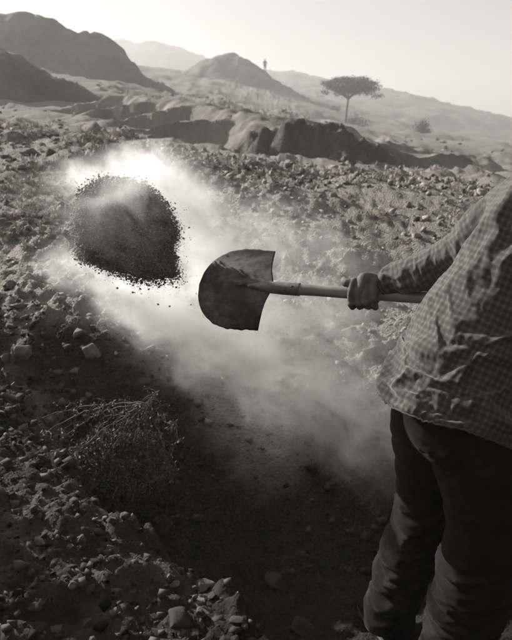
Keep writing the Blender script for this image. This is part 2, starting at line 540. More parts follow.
def rock_shape(seed, flat=0.7):
    """a broken stone: sphere cut by random planes, then roughened"""
    r = np.random.default_rng(seed)
    V, F = ICO3
    V = V.copy()
    for _ in range(12):
        n = r.normal(size=3)
        n /= np.linalg.norm(n)
        c = r.uniform(0.38, 0.72)
        d = V @ n
        V = V - np.outer(np.maximum(d - c, 0) * 0.97, n)
    V *= np.array([r.uniform(0.85, 1.2), r.uniform(0.75, 1.0), flat * r.uniform(0.8, 1.15)])
    V = 1.25 * V * (1 + 0.20 * fbm(V * 2.2 + seed, 5, seed, 0.65))[:, None]
    return V, F

def rotm(r):
    a, b, c = r.uniform(0, 6.283), r.uniform(-0.5, 0.5), r.uniform(-0.5, 0.5)
    return np.array(Matrix.Rotation(a, 3, 'Z') @ Matrix.Rotation(b, 3, 'X') @ Matrix.Rotation(c, 3, 'Y'))

def scatter(name, pos, size, mat, seed, label, flat=0.75, base=None):
    """many small broken pieces as one uncountable mass"""
    r = np.random.default_rng(seed)
    bV, bF = base or CHIP
    n, k = len(pos), len(bV)
    var = []
    for j in range(24):
        v = (bV + r.uniform(-0.42, 0.42, (k, 3))) * np.array([1.0, r.uniform(0.6, 1.0), r.uniform(0.45, 0.9)])
        var.append(v @ rotm(r).T)
    var = np.array(var)
    ch = r.integers(0, 24, n)
    ang = r.uniform(0, 6.283, n)
    v = var[ch] * size[:, None, None]
    c, s = np.cos(ang)[:, None], np.sin(ang)[:, None]
    vx, vy = v[:, :, 0] * c - v[:, :, 1] * s, v[:, :, 0] * s + v[:, :, 1] * c
    V = np.stack([vx, vy, v[:, :, 2]], 2) + pos[:, None, :]
    F = (bF[None] + (np.arange(n) * k)[:, None, None]).reshape(-1, 3)
    o = mesh_np(name, V.reshape(-1, 3), F, mat, smooth_shade=False)
    tag(o, label, kind='stuff')
    return o

def sizes(r, n, lo, hi, pw=2.4):
    u = r.uniform(0, 1, n)
    return lo * (hi / lo) ** (u ** pw)

r = np.random.default_rng(5)
# near bank and lip
N = 26000
x = r.uniform(-2.2, 0.7, N); y = r.uniform(1.15, 4.2, N)
sdv = edge_sd(x, y)
k = (sdv < 0.35) & (r.uniform(0, 1, N) < np.where(sdv < 0, 0.9, 0.45)) & (np.abs(x) < 0.45 * y + 0.15)
x, y = x[k], y[k]
sz = sizes(r, len(x), 0.0022, 0.020, 3.2)
scatter('gravel', np.stack([x, y, gz(x, y) + sz * 0.25], 1), sz, M_lit_shade_crumbs, 1, 'loose rubble on the near bank')
# far slope of the pit
N = 20000
y = 2.5 + 6.0 * r.uniform(0, 1, N) ** 1.3; x = r.uniform(-0.5, 0.5, N) * (y + 0.4)
k = fbm(xy0(x, y) * 1.1, 3, 77) + r.uniform(-0.5, 0.5, N) > -0.1
x, y = x[k], y[k]
zq, dq, mq = ground_parts(x, y)
sz = sizes(r, len(x), 0.003, 0.026, 3.0) * (0.6 + y * 0.13)
for kk, mt, lb in ((dq < 0.5, M_gravel, 'gravel on the slope behind the pit'), (dq >= 0.5, M_clod, 'dark crumbs of dug earth on the pit wall')):  # dug ground gets the darker pieces, continuing its painted shade
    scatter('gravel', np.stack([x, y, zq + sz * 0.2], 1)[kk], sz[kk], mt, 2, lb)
# mid ground
N = 5500
y = 6.0 + 40 * r.uniform(0, 1, N) ** 1.8; x = r.uniform(-0.6, 0.6, N) * y
k = fbm(xy0(x, y) * 0.5, 3, 78) + r.uniform(-0.4, 0.4, N) > 0.0
x, y = x[k], y[k]
sz = sizes(r, len(x), 0.006, 0.055, 2.4) * (0.6 + y * 0.05)
scatter('gravel', np.stack([x, y, gz(x, y) + sz * 0.2], 1), sz, M_gravel, 3, 'scattered rubble on the middle ground')

def ground_at(px, py, y0=1.1, y1=60):
    """where the line of sight through a picture spot meets the ground"""
    d = Vector(P(px, py, 1.0) - CAMP).normalized()
    ok, loc, nor, fi = ground.ray_cast(Vector(CAMP), d)
    return np.array(loc) if ok else PY(px, py, y1)

bpy.context.view_layer.update()
rock_i = [0]
def rock(px, py, wpx, label, flat=0.7, group=None, at=None, tilt=0.25, name='stone', mat=None):
    rock_i[0] += 1
    q = ground_at(px, py) if at is None else np.array(at)
    d = (q - CAMP) @ F_
    s = wpx / 690.0 * d / 2.0
    V, F = rock_shape(300 + rock_i[0], flat)
    rr = np.random.default_rng(900 + rock_i[0])
    o = mesh_np(name, V * s, F, mat or M_stone)
    o.location = (q[0], q[1], gz(float(q[0]), float(q[1])) + s * flat * 0.12)
    o.rotation_euler = (rr.uniform(-tilt, tilt), rr.uniform(-tilt, tilt), rr.uniform(0, 6.28))
    tag(o, label, 'stone', group)
    return o

rock(92, 352, 26, 'large pale flat-topped boulder half buried on the slope above the dry shrub', 0.5, tilt=0.1)
rock(79, 333, 15, 'rounded stone just above the large flat-topped boulder', 0.7)
rock(12, 288, 17, 'dark stone with a sunlit top by the left edge, above the pale slab', 0.8)
rock(22, 296, 15, 'small dark stone leaning against the sunlit-topped stone at the left edge', 0.75)
rock(18, 306, 24, 'thin pale slab of stone lying on the slope at the left edge', 0.28, tilt=0.1)
rock(38, 309, 8, 'small pale pebble at the right end of the thin slab', 0.7)
rock(26, 352, 18, 'rounded dusty stone low on the slope left of the large boulder', 0.8)
rock(6, 360, 13, 'dusty stone at the very left edge beside the rounded stone', 0.7)
rock(62, 403, 10, 'small round stone just above the top left of the dry shrub', 0.9)
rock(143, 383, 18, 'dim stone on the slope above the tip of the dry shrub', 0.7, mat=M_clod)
rock(10, 398, 16, 'pale clod at the left edge on top of the near bank', 0.7)
rock(68, 236, 13, 'white stone beside the upper left of the flying earth', 0.6)
rock(203, 588, 20, 'pale broken stone on the lip of the near bank, upper of two', 0.6)
rock(199, 603, 17, 'flat pale stone on the lip of the near bank, lower of two', 0.4)
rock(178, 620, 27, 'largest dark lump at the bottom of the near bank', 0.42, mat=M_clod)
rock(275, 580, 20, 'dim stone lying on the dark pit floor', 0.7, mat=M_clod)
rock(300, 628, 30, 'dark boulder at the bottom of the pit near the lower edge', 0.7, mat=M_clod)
rock(425, 330, 20, 'dusty stone on the slope right beside the shirt hem', 0.6)
rock(350, 335, 26, 'wide flat stone on the slope below the gripping hand', 0.4)
rock(372, 352, 24, 'angular stone on the slope between hand and shirt hem', 0.6)
rock(258, 268, 14, 'smooth stone on the slope just right of the shovel blade corner', 0.6)
rock(293, 272, 12, 'small round pale stone on the slope above the shovel socket', 0.8)
rock(30, 155, 18, 'dark lump on the stubble at the far left of the middle ground', 0.5)
rr = np.random.default_rng(44)
for i in range(34):
    for _ in range(60):
        px, py = rr.uniform(0, 255), rr.uniform(405, 638)
        q = ground_at(px, py)
        if edge_sd(q[:1], q[1:2])[0] < 0.02:
            break
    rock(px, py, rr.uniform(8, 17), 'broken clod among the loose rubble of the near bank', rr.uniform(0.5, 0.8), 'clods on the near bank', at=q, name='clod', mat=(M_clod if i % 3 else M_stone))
for i in range(30):
    px, py = rr.uniform(0, 390), rr.uniform(215, 385)
    if 60 < px < 200 and 400 < py < 500:
        px += 150
    rock(px, py, rr.uniform(5, 11), 'small stone strewn on the dug slope behind the pit', rr.uniform(0.5, 0.8), 'stones on the dug slope', name='stone')

# ------------------------------------------------------------------ dry grass
def blades(name, roots, h, wd, per, mat, seed, label, spread=0.5):
    r = np.random.default_rng(seed)
    n = len(roots) * per
    base = np.repeat(roots, per, 0)
    hh = np.repeat(h, per) * r.uniform(0.5, 1.1, n)
    ang = r.uniform(0, 6.283, n)
    lean = r.uniform(0.1, 1.0, n) * spread * 1.6
    d = np.stack([np.cos(ang), np.sin(ang), np.zeros(n)], 1)
    sd = np.stack([-np.sin(ang), np.cos(ang), np.zeros(n)], 1)
    base = base + d * (r.uniform(0, 0.35, n) * hh)[:, None]
    wdd = (np.repeat(wd, per) * r.uniform(0.6, 1.2, n))[:, None]
    up = np.array([0, 0, 1.0])
    p1 = base + (d * (lean * 0.35)[:, None] + up * 0.6) * hh[:, None]
    p2 = base + (d * lean[:, None] + up * (1.0 - 0.35 * lean[:, None])) * hh[:, None]
    V = np.stack([base - sd * wdd, base + sd * wdd, p1 - sd * wdd * 0.8, p1 + sd * wdd * 0.8, p2], 1).reshape(-1, 3)
    o5 = (np.arange(n) * 5)[:, None]
    F = np.concatenate([o5 + np.array([[0, 1, 3]]), o5 + np.array([[0, 3, 2]]), o5 + np.array([[2, 3, 4]])], 0)
    o = mesh_np(name, V, F, mat, smooth_shade=False)
    tag(o, label, kind='stuff')
    return o

spots = []
for px, py, sx, sy, n in [(20, 128, 40, 10, 60), (110, 138, 60, 8, 70), (60, 165, 60, 20, 80), (30, 200, 40, 25, 70), (170, 155, 40, 6, 40), (40, 185, 40, 20, 60),
                          (25, 235, 35, 25, 50), (240, 163, 40, 5, 45), (320, 172, 45, 6, 50), (350, 255, 14, 6, 8), (365, 250, 12, 5, 6), (300, 185, 40, 8, 30), (400, 175, 50, 10, 50), (460, 190, 50, 8, 45),
                          (370, 232, 25, 4, 6), (385, 215, 30, 6, 10), (450, 215, 30, 8, 12)]:
    a, b = rr.normal(0, 0.5, n) * sx + px, rr.normal(0, 0.5, n) * sy + py
    for i in range(n):
        q = ground_at(a[i], max(b[i], 112), 2.5, 40)
        if 3.0 < q[1] < 38:
            spots.append(q)
spots = np.array(spots)
spots[:, 2] = gz(spots[:, 0], spots[:, 1]) - 0.01
hh = 0.03 + 0.0075 * spots[:, 1] * rr.uniform(0.3, 1.2, len(spots))
blades('dry_grass', spots, hh, hh * 0.045, 16, M_grass, 8, 'bleached dry grass and stubble on the slopes', spread=0.95)

# ------------------------------------------------------------------ branches
def tube_np(path, rads, seg=6, closed_ends=True):
    path = np.array(path, float)
    n = len(path)
    T = np.gradient(path, axis=0)
    T /= np.linalg.norm(T, axis=1)[:, None] + 1e-12
    ref = np.array([0, 0, 1.0]) if abs(T[0][2]) < 0.9 else np.array([1.0, 0, 0])
    V = []
    for i in range(n):
        a = np.cross(T[i], ref)
        a /= np.linalg.norm(a) + 1e-12
        b = np.cross(T[i], a)
        for k in range(seg):
            t = 2 * math.pi * k / seg
            V.append(path[i] + rads[i] * (math.cos(t) * a + math.sin(t) * b))
    F = []
    for i in range(n - 1):
        for k in range(seg):
            k2 = (k + 1) % seg
            F.append((i * seg + k, i * seg + k2, (i + 1) * seg + k2, (i + 1) * seg + k))
    return np.array(V), np.array(F)

def join(parts):
    V, F, o = [], [], 0
    for v, f in parts:
        V.append(v); F.append(f + o); o += len(v)
    return np.concatenate(V), np.concatenate(F)

def bez(a, b, c, n=8):
    t = np.linspace(0, 1, n)[:, None]
    return (1 - t) ** 2 * np.array(a) + 2 * t * (1 - t) * np.array(b) + t * t * np.array(c)

def leaf_cloud(P0, size, seed, k=1):
    """small crumpled leaf faces (two triangles, bent) at the given points"""
    r = np.random.default_rng(seed)
    n = len(P0)
    a = r.normal(size=(n, 3)); a /= np.linalg.norm(a, axis=1)[:, None]
    b = r.normal(size=(n, 3)); b -= (b * a).sum(1)[:, None] * a
    b /= np.linalg.norm(b, axis=1)[:, None]
    c = np.cross(a, b)
    s = (size * r.uniform(0.5, 1.3, n))[:, None]
    V = np.stack([P0 - a * s, P0 + b * s * 0.45 + c * s * 0.2, P0 + a * s, P0 - b * s * 0.45 + c * s * 0.2], 1).reshape(-1, 3)
    o4 = (np.arange(n) * 4)[:, None]
    F = np.concatenate([o4 + np.array([[0, 1, 2]]), o4 + np.array([[0, 2, 3]])])
    return V, F

# ---- the dry shrub on the lip of the bank: stems arch from one knot and hang to the ground
def dry_shrub():
    rr = np.random.default_rng(71)
    D = 2.72
    apex = P(146, 404, D)
    root = P(120, 500, D + 0.02)
    t = thing('dry_shrub', 'half-dead wiry shrub with arching sunlit twigs beside the near bank', 'shrub', tuple(root))
    t_inv = -np.array(root)
    ends = [(42, 418, .12), (47, 432, -.05), (60, 440, .05), (75, 455, -.1), (95, 480, -.12), (120, 492, -.1), (150, 495, -.08), (172, 470, 0), (180, 442, .05),
            (110, 470, .15), (85, 440, .18), (135, 470, .2), (160, 480, .15), (60, 470, 0), (160, 390, -.02)]
    lp = []
    for i, (px, py, dd) in enumerate(ends):
        e = P(px, py, D + dd)
        midp = (apex + e) / 2 + np.array([0, 0, 0.035 + 0.05 * rr.uniform()]) if py > 395 else (apex + e) / 2
        pa = bez(apex, midp, e, 14)
        pa[1:-1] += rr.normal(0, 0.003, (12, 3))
        parts = [tube_np(pa, np.linspace(0.0028, 0.0010, 14), 5)]
        for j in range(14):
            q = pa[rr.integers(2, 14)]
            dirv = np.array([rr.normal(0, 1), rr.normal(0, 1), rr.normal(-0.1, 0.7)])
            dirv /= np.linalg.norm(dirv)
            L = rr.uniform(0.03, 0.085)
            tw = bez(q, q + dirv * L * 0.6 + np.array([0, 0, 0.01]), q + dirv * L + np.array([0, 0, -0.015]), 5)
            parts.append(tube_np(tw, np.linspace(0.0013, 0.0005, 5), 4))
            for _ in range(9):
                lp.append(tw[rr.integers(1, 5)] + rr.normal(0, 0.007, 3))
        v, f = join(parts)
        mesh_np('branch', v + t_inv, f, M_twig, t)
    for px, py in ((112, 500), (132, 502)):
        pa = bez(P(px, py, D), (P(px, py, D) + apex) / 2 + np.array([0.02, 0, 0]), apex, 10)
        v, f = tube_np(pa, np.linspace(0.0032, 0.002, 10), 6)
        mesh_np('stem', v + t_inv, f, M_twig, t)
    # dense inner tangle
    for _ in range(10000):
        u = rr.normal(0, 1, 3); u /= np.linalg.norm(u)
        rad_ = rr.uniform(0.2, 1.0) ** 0.5
        c = P(116, 452, D)
        lp.append(c + np.array([u[0] * 0.24, u[1] * 0.16, abs(u[2]) * 0.20 - 0.12]) * rad_ + rr.normal(0, 0.008, 3))
    V, F = leaf_cloud(np.array(lp), 0.0075, 72)
    o = mesh_np('foliage', V + t_inv, F, M_leafdry, t, smooth_shade=False)
    o['kind'] = 'stuff'
dry_shrub()

# ---- umbrella acacia and bushes on the far slope
def acacia():
    rr = np.random.default_rng(81)
    b = PY(346, 133, 55.0)
    Y = spread(55.0)
    b[2] = gz(b[0], b[1]) - 0.1
    pxm = Y / 690.0
    H = PY(350, 76, 55.0)[2] - b[2]
    t = thing('acacia_tree', 'lone flat-topped acacia tree on the hazy far slope', 'tree', tuple(b))
    fork = np.array([0.12, 0, H * 0.58])
    v, f = tube_np(bez((0, 0, 0), (-0.12, 0.05, H * 0.25), fork, 8), np.linspace(0.13, 0.08, 8), 8)
    mesh_np('trunk', v, f, M_bark, t)
    lp = []
    W = 62 * pxm / 2
    for i in range(11):
        a = i / 11 * 6.283 + rr.uniform(-0.2, 0.2)
        R = W * rr.uniform(0.55, 0.97)
        e = np.array([math.cos(a) * R + 0.1, math.sin(a) * R, H * (0.86 + rr.uniform(-0.06, 0.06) - 0.12 * (R / W) ** 2)])
        pa = bez(fork, fork + (e - fork) * np.array([0.35, 0.35, 0.75]), e, 8)
        parts = [tube_np(pa, np.linspace(0.08, 0.02, 8), 5)]
        for j in range(7):
            q = pa[rr.integers(3, 8)]
            q2 = q + np.array([rr.normal(0, 0.5), rr.normal(0, 0.5), rr.uniform(0.1, 0.5)])
            parts.append(tube_np(bez(q, (q + q2) / 2 + rr.normal(0, 0.06, 3), q2, 4), np.linspace(0.03, 0.012, 4), 4))
            cl = rr.integers(50, 90)
            dsk = rr.normal(0, 1, (cl, 3)) * np.array([0.28, 0.28, 0.10])
            lp.append(q2 + dsk)
        v, f = join(parts)
        mesh_np('limb', v, f, M_bark, t)
    for i in range(40):
        a, R = rr.uniform(0, 6.283), W * math.sqrt(rr.uniform(0, 1)) * rr.uniform(0.8, 1.0)
        c = np.array([math.cos(a) * R + 0.1, math.sin(a) * R, H * (0.92 + rr.uniform(-0.10, 0.08) - 0.24 * (R / W) ** 2)])
        lp.append(c + rr.normal(0, 1, (rr.integers(60, 130), 3)) * np.array([0.30, 0.30, 0.11]))
    V, F = leaf_cloud(np.concatenate(lp), 0.09, 82)
    o = mesh_np('crown', V, F, M_tree_leaf, t, smooth_shade=False)
acacia()

def bush(px, py, y, wpx, hpx, label, seed, dens=900):
    rr = np.random.default_rng(seed)
    b = PY(px, py, y)
    b[2] = gz(b[0], b[1]) - 0.05
    m = spread(y) / 690.0
    W, H = wpx * m / 2, hpx * m
    t = thing('bush', label, 'bush', tuple(b), 'bushes on the far slope')
    lp, parts = [], []
    for i in range(16):
        u = rr.normal(0, 1, 3); u /= np.linalg.norm(u)
        c = np.array([u[0] * W * 0.75, u[1] * W * 0.75, H * (0.5 + 0.35 * u[2])])
        lp.append(c + rr.normal(0, 1, (dens // 16, 3)) * np.array([W * 0.22, W * 0.22, H * 0.15]))
        parts.append(tube_np(bez((0, 0, 0), c * np.array([0.3, 0.3, 0.6]), c, 5), np.linspace(0.03, 0.01, 5), 4))
    v, f = join(parts)
    mesh_np('stem', v, f, M_bark, t)
    V, F = leaf_cloud(np.concatenate(lp), 0.07 * y / 50, seed + 1)
    mesh_np('crown', V, F, M_tree_leaf, t, smooth_shade=False)
bush(357, 136, 52, 24, 17, 'pale scrubby bush at the foot of the acacia trunk', 500)
bush(422, 139, 48, 19, 16, 'single dark round bush right of the acacia', 510, 1500)
bush(335, 124, 70, 9, 6, 'tiny bush left of the acacia trunk', 520, 300)
bush(320, 112, 95, 8, 5, 'tiny bush on the slope far left of the acacia', 530, 300)
bush(155, 92, 50, 20, 6, 'low scrub in the hollow beside the conical mound', 540, 500)

# ------------------------------------------------------------------ figures: shared builders
def ell(c, r3, R=None, sub=3):
    V, F = ico(sub)
    V = V * np.array(r3)
    if R is not None:
        V = V @ np.array(R).T
    return V + np.array(c), F

def loft(rings, seg=40, n=None):
    """closed solid through rings (centre, axis_a, axis_b, ra, rb); catmull-rom resampled"""
    n = n or (len(rings) - 1) * 8 + 1
    R = np.array([np.concatenate([np.array(c), np.array(a) * ra, np.array(b) * rb]) for c, a, b, ra, rb in rings])
    ts = np.linspace(0, len(R) - 1.0001, n)
    out = []
    for t in ts:
        i = int(t); u = t - i
        p0, p1, p2, p3 = R[max(i - 1, 0)], R[i], R[i + 1], R[min(i + 2, len(R) - 1)]
        out.append(0.5 * ((2 * p1) + (-p0 + p2) * u + (2 * p0 - 5 * p1 + 4 * p2 - p3) * u * u + (-p0 + 3 * p1 - 3 * p2 + p3) * u ** 3))
    V = []
    for q in out:
        for k in range(seg):
            a = 2 * math.pi * k / seg
            V.append(q[:3] + math.cos(a) * q[3:6] + math.sin(a) * q[6:9])
    F = []
    for i in range(n - 1):
        for k in range(seg):
            k2 = (k + 1) % seg
            a, b, c, d = i * seg + k, i * seg + k2, (i + 1) * seg + k2, (i + 1) * seg + k
            F += [(a, b, c), (a, c, d)]
    V.append(out[0][:3]); V.append(out[-1][:3])
    c0, c1 = len(V) - 2, len(V) - 1
    for k in range(seg):
        k2 = (k + 1) % seg
        F.append((c0, k2, k)); F.append((c1, (n - 1) * seg + k, (n - 1) * seg + k2))
    return np.array(V), np.array(F)

def limb(path, rads, n=None, seg=20, squash=1.0):
    """round tapered solid along points"""
    path = [np.array(p, float) for p in path]
    rings = []
    for i, p in enumerate(path):
        T = path[min(i + 1, len(path) - 1)] - path[max(i - 1, 0)]
        T /= np.linalg.norm(T)
        ref = np.array([0, 1.0, 0]) if abs(T[1]) < 0.85 else np.array([1.0, 0, 0])
        a = np.cross(T, ref); a /= np.linalg.norm(a)
        b = np.cross(T, a)
        rings.append((p, a, b, rads[i], rads[i] * squash))
    return loft(rings, seg, n)

def fuse(parts, voxel, iters=2):
    """union the solids into one continuous skin"""
    v, f = join(parts)
    me = bpy.data.meshes.new('tmp')
    me.from_pydata(v.tolist(), [], f.tolist())
    bm = bmesh.new(); bm.from_mesh(me)
    bmesh.ops.recalc_face_normals(bm, faces=bm.faces)
    bm.to_mesh(me); bm.free()
    o = bpy.data.objects.new('tmp', me)
    C.objects.link(o)
    md = o.modifiers.new('r', 'REMESH')
    md.mode = 'VOXEL'
    md.voxel_size = voxel
    ms = o.modifiers.new('s', 'SMOOTH')
    ms.factor = 0.5
    ms.iterations = iters
    dg = bpy.context.evaluated_depsgraph_get()
    ev = o.evaluated_get(dg)
    m2 = bpy.data.meshes.new_from_object(ev)
    V = np.empty(len(m2.vertices) * 3, np.float32); m2.vertices.foreach_get('co', V)
    V = V.reshape(-1, 3).astype(float)
    m2.calc_loop_triangles()
    F = np.empty(len(m2.loop_triangles) * 3, np.int32); m2.loop_triangles.foreach_get('vertices', F)
    F = F.reshape(-1, 3)
    bpy.data.objects.remove(o); bpy.data.meshes.remove(me); bpy.data.meshes.remove(m2)
    return V, F

def vnormals(V, F):
    n = np.cross(V[F[:, 1]] - V[F[:, 0]], V[F[:, 2]] - V[F[:, 0]])
    N = np.zeros_like(V)
    for k in range(3):
        np.add.at(N, F[:, k], n)
    return N / (np.linalg.norm(N, axis=1)[:, None] + 1e-12)

def nrm(v):
    v = np.array(v, float)
    return v / np.linalg.norm(v)

def cut(V, F, keep):
    F = F[keep[F].all(1)]
    used, inv = np.unique(F, return_inverse=True)
    return V[used], inv.reshape(F.shape), used

def seg_param(V, path):
    """nearest distance to a polyline, arc length there"""
    best = np.full(len(V), 1e9); s = np.zeros(len(V)); acc = 0
    for a, b in zip(path[:-1], path[1:]):
        ab = b - a
        t = np.clip((V - a) @ ab / (ab @ ab), 0, 1)
        d = np.linalg.norm(V - a - t[:, None] * ab, axis=1)
        L = np.linalg.norm(ab)
        s = np.where(d < best, acc + t * L, s)
        best = np.minimum(best, d)
        acc += L
    return best, s

# ------------------------------------------------------------------ shovel
HAND_L = P(366, 294, 2.30)
BLADE_C = P(268, 287.5, 2.43)
AX = nrm(HAND_L - BLADE_C)                 # along the shaft, away from the blade
SH_END = HAND_L + AX * 0.66

# ------------------------------------------------------------------ the man with the shovel
def drape(V, F, e):
    rg, ctr = e['rg'], e['ctr']
    inner = [rg(ctr(-.25), .24, .20)] + [(c, a, b, ra - .022, rb - .022) for c, a, b, ra, rb in e['tors']]
    arms = []
    for path in (e['sl'], e['sr_']):
        path = [np.array(q) for q in path]
        path.append(path[-1] + (path[-1] - path[-3]) * .8)
        arms.append(limb(path, [.083, .075, .059, .049, .039, .034, .030, .026], 50, 20))
    bV, bF = fuse([loft(inner, 48)] + arms, .020, 2)
    col = mesh_np('tmp_body', bV, bF)
    col.modifiers.new('collide', 'COLLISION')
    col.collision.thickness_outer = .003
    col.collision.cloth_friction = 12
    col.collision.damping = .6
    sh = mesh_np('tmp_shirt', V, F)
    pin = ((V - e['neck']) @ e['spine_up'] > -.05) | (e['fh'] < .012)
    pin |= (e['dl'] < .09) & ((V - e['wr_l']) @ e['ax_l'] > -.032)
    pin |= (e['dr'] < .09) & ((V - e['wr_r']) @ e['ax_r'] > -.025)
    vg = sh.vertex_groups.new(name='pin')
    vg.add([int(i) for i in np.nonzero(pin)[0]], 1.0, 'REPLACE')
    md = sh.modifiers.new('cloth', 'CLOTH')
    st, cs = md.settings, md.collision_settings
    st.quality = 6
    st.mass = .18
    st.tension_stiffness = st.compression_stiffness = 18
    st.shear_stiffness = 8
    st.bending_stiffness = 1.5
    st.air_damping = 1.5
    st.vertex_group_mass = 'pin'
    st.shrink_min = -0.085
    cs.distance_min = .003
    cs.collision_quality = 2
    cs.use_self_collision = False
    cs.self_distance_min = .0025
    S.gravity = (0, 0, -5.9)
    hidden = [o for o in C.objects if o not in (col, sh) and o.type == 'MESH']
    for o in hidden:
        C.objects.unlink(o)                 # keep the solver's frames cheap
    for f in range(1, 44):
        S.frame_set(f)
    ev = sh.evaluated_get(bpy.context.evaluated_depsgraph_get())
    me = ev.to_mesh()
    W = np.empty(len(V) * 3, np.float32)
    me.vertices.foreach_get('co', W)
    ev.to_mesh_clear()
    for o in hidden:
        C.objects.link(o)
    bpy.data.objects.remove(sh)
    bpy.data.objects.remove(col)
    S.frame_set(1)
    S.gravity = (0, 0, -9.81)
    W = W.reshape(-1, 3).astype(float)
    E = np.unique(np.sort(np.concatenate([F[:, [0, 1]], F[:, [1, 2]], F[:, [2, 0]]]), 1), axis=0)
    deg = np.bincount(E.ravel(), minlength=len(V))
    for _ in range(1):
        A = np.zeros_like(W)
        np.add.at(A, E[:, 0], W[E[:, 1]])
        np.add.at(A, E[:, 1], W[E[:, 0]])
        W = W * .6 + .4 * A / deg[:, None]
    return W if np.isfinite(W).all() else V

def refine(V, F, uv):
    """split every triangle in four and round the result off"""
    n = len(V)
    E3 = np.sort(np.concatenate([F[:, [0, 1]], F[:, [1, 2]], F[:, [2, 0]]]), 1)
    E, inv = np.unique(E3, axis=0, return_inverse=True)
    inv = inv.ravel()
    m = len(F)
    ab, bc, ca = n + inv[:m], n + inv[m:2 * m], n + inv[2 * m:]
    V = np.concatenate([V, (V[E[:, 0]] + V[E[:, 1]]) / 2])
    a, b, c = F.T
    F4 = np.concatenate([np.stack(q, 1) for q in ((a, ab, ca), (ab, b, bc), (ca, bc, c), (ab, bc, ca))])
    ua, ub, uc = uv[:, 0], uv[:, 1], uv[:, 2]
    xab, xbc, xca = (ua + ub) / 2, (ub + uc) / 2, (uc + ua) / 2
    uv4 = np.concatenate([np.stack(q, 1) for q in ((ua, xab, xca), (xab, ub, xbc), (xca, xbc, uc), (xab, xbc, xca))])
    Q3 = np.sort(np.concatenate([F4[:, [0, 1]], F4[:, [1, 2]], F4[:, [2, 0]]]), 1)
    Q, cnt = np.unique(Q3, axis=0, return_counts=True)
    rim = np.zeros(len(V), bool)
    rim[Q[cnt == 1].ravel()] = True
    deg = np.bincount(Q.ravel(), minlength=len(V))
    for _ in range(1):
        A = np.zeros_like(V)
        np.add.at(A, Q[:, 0], V[Q[:, 1]])
        np.add.at(A, Q[:, 1], V[Q[:, 0]])
        V = np.where(rim[:, None], V, V * .5 + .5 * A / deg[:, None])
    return V, F4, uv4

